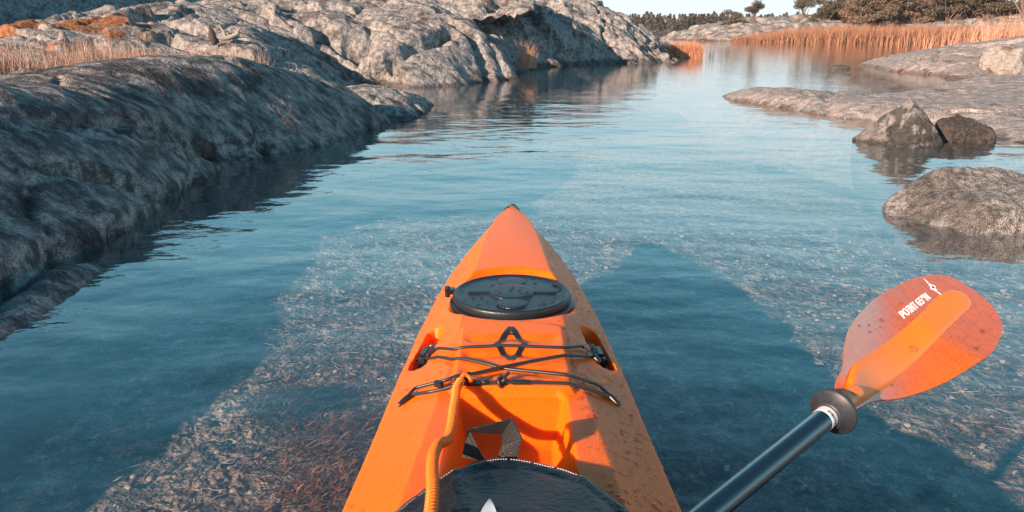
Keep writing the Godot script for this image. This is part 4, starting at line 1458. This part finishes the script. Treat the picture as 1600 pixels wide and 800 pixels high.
	for k in 24:
		var z := rng.randf_range(-71.0, -59.0)
		var x := lerpf(25.5, 41.0, (k + rng.randf() * .8) / 24.0)
		plant_tree("thicket_bush", ["dark bush in the thicket under the large trees behind the reeds", "olive bush in the thicket under the large trees behind the reeds", "russet bush in the thicket under the large trees behind the reeds"][k % 3], V(x, 1.0, z), bush, [dark, olive, brown][k % 3], rng.randf_range(1.0, 1.9), rng.randf() * TAU, ["dark", "olive", "russet"][k % 3] + " bushes under the large trees")
	# reed bed
	var clump := blade_clump(14, 1.35, .3, .28, .03, 300)
	places = []
	tints = []
	rng.seed = 301
	for k in 2300:
		var t := rng.randf()
		var x := lerpf(15.9, 38.0, t)
		var front := -57.2 + (x - 15.9) * .84
		if x > 27: front = -47.9 + (x - 27) * .7
		var z := front - 5.5 * pow(rng.randf(), .8) * smoothstep(15.5, 18.5, x) + rng.randf_range(-.2, .3) + .5 * fbm.get_noise_2d(x * 1.2, 4.0)
		var s := rng.randf_range(.8, 1.15) * (0.55 + .45 * smoothstep(15.8, 20.0, x)) * lerpf(lerpf(.62, .9, smoothstep(17.0, 23.0, x)), .68, smoothstep(25.0, 34.0, x))
		places.append(Transform3D(Basis(Vector3.UP, rng.randf() * TAU).scaled(V(1, s, 1)), V(x, -.1, z)))
		var c := rng.randf_range(.75, 1.2)
		tints.append(Color(.36 * c, .18 * c, .105 * c))
	tag(scatter("reed_bed", clump, M.reed, places, tints), "broad belt of rust-orange reeds in front of the trees on the right", "reeds")

func build_small_plants():
	rng.seed = 400
	var pale := blade_clump(16, .5, .09, .3, .006, 401)
	var places := []
	var tints := []
	for k in 900:
		var x := rng.randf_range(-6.0, -2.9)
		var z := -8.1 + .35 * (x + 4.5) * -1.0 + rng.randf_range(-.7, .5) - .25
		if x > -3.6 and rng.randf() > .45: continue
		if fbm.get_noise_2d(x * 2.0, z * 2.0) < -.22: continue
		var s := rng.randf_range(.6, 1.15) * (1.0 if x < -4.2 else .8)
		places.append(Transform3D(Basis(Vector3.UP, rng.randf() * TAU).scaled(V(s, s, s)), V(x, .34, z)))
		var c := rng.randf_range(.75, 1.2)
		tints.append(Color(.5 * c, .33 * c, .25 * c))
	tag(scatter("dry_grass", pale, M.reed, places, tints), "strip of pale dry grass between the near slab and the lichen outcrop", "grass")
	# reeds off the tip of the point
	var reed := blade_clump(14, .66, .12, .2, .012, 402)
	places = []
	tints = []
	for k in 190:
		var f := rng.randf()
		places.append(Transform3D(Basis(Vector3.UP, rng.randf() * TAU).scaled(V(1, rng.randf_range(.6, 1.0), 1)), V(5.0 + 1.35 * f, -.05, -26.4 - rng.randf() * 1.6)))
		var c := rng.randf_range(.8, 1.2)
		tints.append(Color(.55 * c, .25 * c, .13 * c))
	tag(scatter("reed_patch", reed, M.reed, places, tints), "small orange reed patch in the water off the tip of the rock headland", "reeds")
	# a few thin stalks standing farther out
	places = []
	tints = []
	var stalk := blade_clump(3, .7, .05, .15, .008, 403)
	for k in 16:
		places.append(Transform3D(Basis(Vector3.UP, rng.randf() * TAU), V(rng.randf_range(6.5, 7.3), -.05, -27.4 + rng.randf_range(-.6, .6))))
		tints.append(Color(.2, .14, .1))
	tag(scatter("reed_stalks", stalk, M.reed, places, tints), "few thin dark reed stalks standing in open water beside the small reed patch", "reeds")
	# tuft in the notch between dome and point
	var tuft := blade_clump(26, .62, .1, .45, .009, 404)
	places = []
	tints = []
	for k in 7:
		places.append(Transform3D(Basis(Vector3.UP, rng.randf() * TAU).scaled(V(1, rng.randf_range(.7, 1.1), 1)), V(.28 + rng.randf_range(-.2, .2), .1, -17.6 + rng.randf_range(-.3, .3))))
		tints.append(Color(.6, .3, .18))
	tag(scatter("grass_tuft", tuft, M.reed, places, tints), "single orange grass tuft in the notch between the dome and the headland", "grass")
	# tall grass behind the pale slab at the right edge
	var tall := blade_clump(16, 1.1, .16, .4, .009, 405)
	places = []
	tints = []
	for k in 70:
		var f := pow(rng.randf(), .7)
		var x := 11.4 + 3.6 * f
		var s := rng.randf_range(.35, .7) + .5 * f
		places.append(Transform3D(Basis(Vector3.UP, rng.randf() * TAU).scaled(V(1, s, 1)), V(x, .38 + .1 * f, -21.6 + rng.randf_range(-.9, .9) + f)))
		var c := rng.randf_range(.8, 1.25)
		tints.append(Color(.6 * c, .33 * c, .22 * c))
	tag(scatter("tall_grass", tall, M.reed, places, tints), "tall pale dry grass rising behind the pale pink slab at the right edge", "grass")

func build_bed_litter():
	# shreds of bark and leaf, and pale strands imitating caustic light lines, lying on the bottom
	rng.seed = 500
	var g := Geo.new()
	g.tube(smooth_path([V(-.5, 0, 0), V(-.2, .03, .12), V(.15, .0, -.06), V(.5, .04, .05)], 3), PackedFloat32Array([.05, .1, .16, .2, .2, .2, .2, .16, .1, .05]), 4)
	var places := []
	var tints := []
	for k in 6000:
		var x := rng.randf_range(-1.5, 3.2)
		var z := rng.randf_range(-4.6, -1.2)
		if rng.randf() > smoothstep(3.4, 1.9, x) * smoothstep(-4.9, -3.4, z): continue
		var l := rng.randf_range(.012, .04)
		var b := Basis(Vector3.UP, rng.randf() * TAU) * Basis(Vector3.RIGHT, rng.randf_range(-.4, .4))
		places.append(Transform3D(b.scaled_local(V(l, l * .3, l)), V(x, bed_height(x, z) + .003 + .008 * rng.randf(), z)))
		var c := rng.randf_range(.5, 1.4)
		tints.append(Color(.3 * c, .24 * c, .19 * c) if rng.randf() < .3 else Color(.07 * c, .055 * c, .042 * c))
	tag(scatter("leaf_litter", g.mesh(), M.weed, places, tints), "dark shreds of dead leaf and bark scattered over the shallow bottom", "litter")
	g = Geo.new()
	g.tube(smooth_path([V(-.5, 0, 0), V(-.3, .02, .09), V(-.05, .015, -.03), V(.2, .02, .07), V(.5, .0, -.04)], 4), .008, 4)  # thin pale strand, added to imitate the bright caustic lines of sunlight
	places = []
	tints = []
	for k in 1500:
		var x := rng.randf_range(-1.15, 3.2)
		var z := rng.randf_range(-4.4, -1.2)
		if fbm.get_noise_2d(x * 1.6 + 20.0, z * 1.6) < .05: continue
		if rng.randf() > smoothstep(3.4, 1.9, x) * smoothstep(-4.9, -3.4, z): continue
		var l := rng.randf_range(.03, .11)
		var b := Basis(Vector3.UP, rng.randfn() * .8 + .35) * Basis(Vector3.RIGHT, rng.randf_range(-.5, .5))
		places.append(Transform3D(b.scaled_local(V(l, l, l * (1.0 if rng.randf() < .5 else -1.0))), V(x, bed_height(x, z) + .005 + .008 * rng.randf(), z)))
		var c := rng.randf_range(.4, 1.0)
		tints.append(Color(.66 * c, .57 * c, .49 * c))
	tag(scatter("caustic_strands", g.mesh(), M.weed, places, tints), "thin pale strands imitating caustic light lines on the sunlit bottom", "caustics")
	# gravel
	g = Geo.new()
	var lump := PackedVector3Array()
	for a in 7:
		for b in 11:
			var la := PI * a / 6.0
			var lo := TAU * b / 10.0
			var d := V(sin(la) * cos(lo), cos(la) * .6, sin(la) * sin(lo))
			lump.append(d * (1.0 + .3 * fbm.get_noise_3d(d.x * 2.0 + 3.0, d.y * 2.0, d.z * 2.0)))
	g.grid(lump, 11)
	places = []
	tints = []
	for k in 4200:
		var x := rng.randf_range(-1.7, 3.4)
		var z := -1.2 - 3.8 * rng.randf()
		if rng.randf() > smoothstep(3.4, 1.9, x) * smoothstep(-4.9, -3.4, z): continue
		var l := .003 + .009 * pow(rng.randf(), 2.0)
		places.append(Transform3D(Basis(Vector3.UP, rng.randf() * TAU).scaled(V(l, l, l * rng.randf_range(.7, 1.3))), V(x, bed_height(x, z), z)))
		var c := rng.randf_range(.5, 1.5)
		tints.append(Color(.24 * c, .2 * c, .165 * c))
	tag(scatter("gravel", g.mesh(), M.weed, places, tints), "loose brownish gravel and pebbles on the shallow bottom", "gravel")
	# low fuzzy bottom weed
	g = Geo.new()
	for k in 16:
		var a := rng.randf() * TAU
		var d := V(cos(a), rng.randf_range(.15, .8), sin(a)).normalized()
		var w := d.cross(Vector3.UP).normalized() * rng.randf_range(.04, .1)
		var p := V(rng.randf_range(-.5, .5), 0, rng.randf_range(-.5, .5))
		var pts := PackedVector3Array()
		for m in 4:
			var q: Vector3 = p + d * .75 * m / 3.0 + V(sin(m * 2.0 + k), 0, cos(m * 1.7 + k)) * .12
			pts.append(q - w * [.5, 1.0, .8, .15][m])
			pts.append(q + w * [.5, 1.0, .8, .15][m])
		g.grid(pts, 2)
		for m in 8: g.c.append(Color(1, 1, 1) * rng.randf_range(.6, 1.3))
	places = []
	tints = []
	for k in 6500:
		var x := rng.randf_range(-1.7, 3.4)
		var z := -1.2 - 3.6 * rng.randf()
		if rng.randf() > smoothstep(3.4, 1.9, x) * smoothstep(-4.9, -3.4, z): continue
		var n := fbm.get_noise_2d(x * 1.3 - 9.0, z * 1.3)
		if n < -.1 + .25 * rng.randf(): continue
		var l := rng.randf_range(.015, .05)
		places.append(Transform3D(Basis(Vector3.UP, rng.randf() * TAU).scaled(V(l, l * rng.randf_range(.4, .9), l)), V(x, bed_height(x, z) - .002, z)))
		var c := rng.randf_range(.5, 1.5)
		tints.append(Color(.15 * c, .115 * c, .088 * c))
	tag(scatter("bottom_weed", g.mesh(), M.weed, places, tints), "fuzzy grey-brown weed growing in patches over the shallow bottom", "weed")
	# brown seaweed beside the kayak
	for e in [[-.52, -2.06, .19, "clump of orange-brown seaweed on the bottom beside the kayak's left side", Color(.15, .066, .028), 61], [-.70, -2.22, .14, "dark seaweed clump left of the orange-brown clump", Color(.06, .04, .025), 62], [-.47, -1.78, .16, "brown seaweed clump nearest the camera beside the kayak", Color(.16, .07, .03), 63]]:
		rng.seed = e[5]
		g = Geo.new()
		for k in 1100:
			var a := rng.randf() * TAU
			var l: float = rng.randf_range(.02, .06)
			var d := V(cos(a), rng.randf_range(.0, .6), sin(a)).normalized()
			var s := d.cross(Vector3.UP).normalized() * rng.randf_range(.0008, .0032)
			var b := rng.randf() * TAU
			var p: Vector3 = V(cos(b), 0, sin(b)) * e[2] * pow(rng.randf(), .7) * rng.randf_range(.7, 1.35)
			p.y = .09 * maxf(0.0, 1.0 - p.length() / e[2]) * rng.randf()
			var pts := PackedVector3Array()
			for m in 6:
				var f := m / 5.0
				var q: Vector3 = p + d * l * f + V(sin(f * 6.0 + k), .6 * sin(f * 7.0 + k), cos(f * 5.0 + k)) * .012 * f
				var wide: float = [.4, 1.0, .7, 1.3, .8, .2][m]
				pts.append(q - s * wide)
				pts.append(q + s * wide)
			g.grid(pts, 2)
			var c: Color = e[4] * rng.randf_range(.35, 1.6)
			for m in 12: g.c.append(c)
		var o := put("seaweed", g.mesh(), M.weed)
		o.position = V(e[0], bed_height(e[0], e[1]), e[1])
		tag(o, e[3], "seaweed")
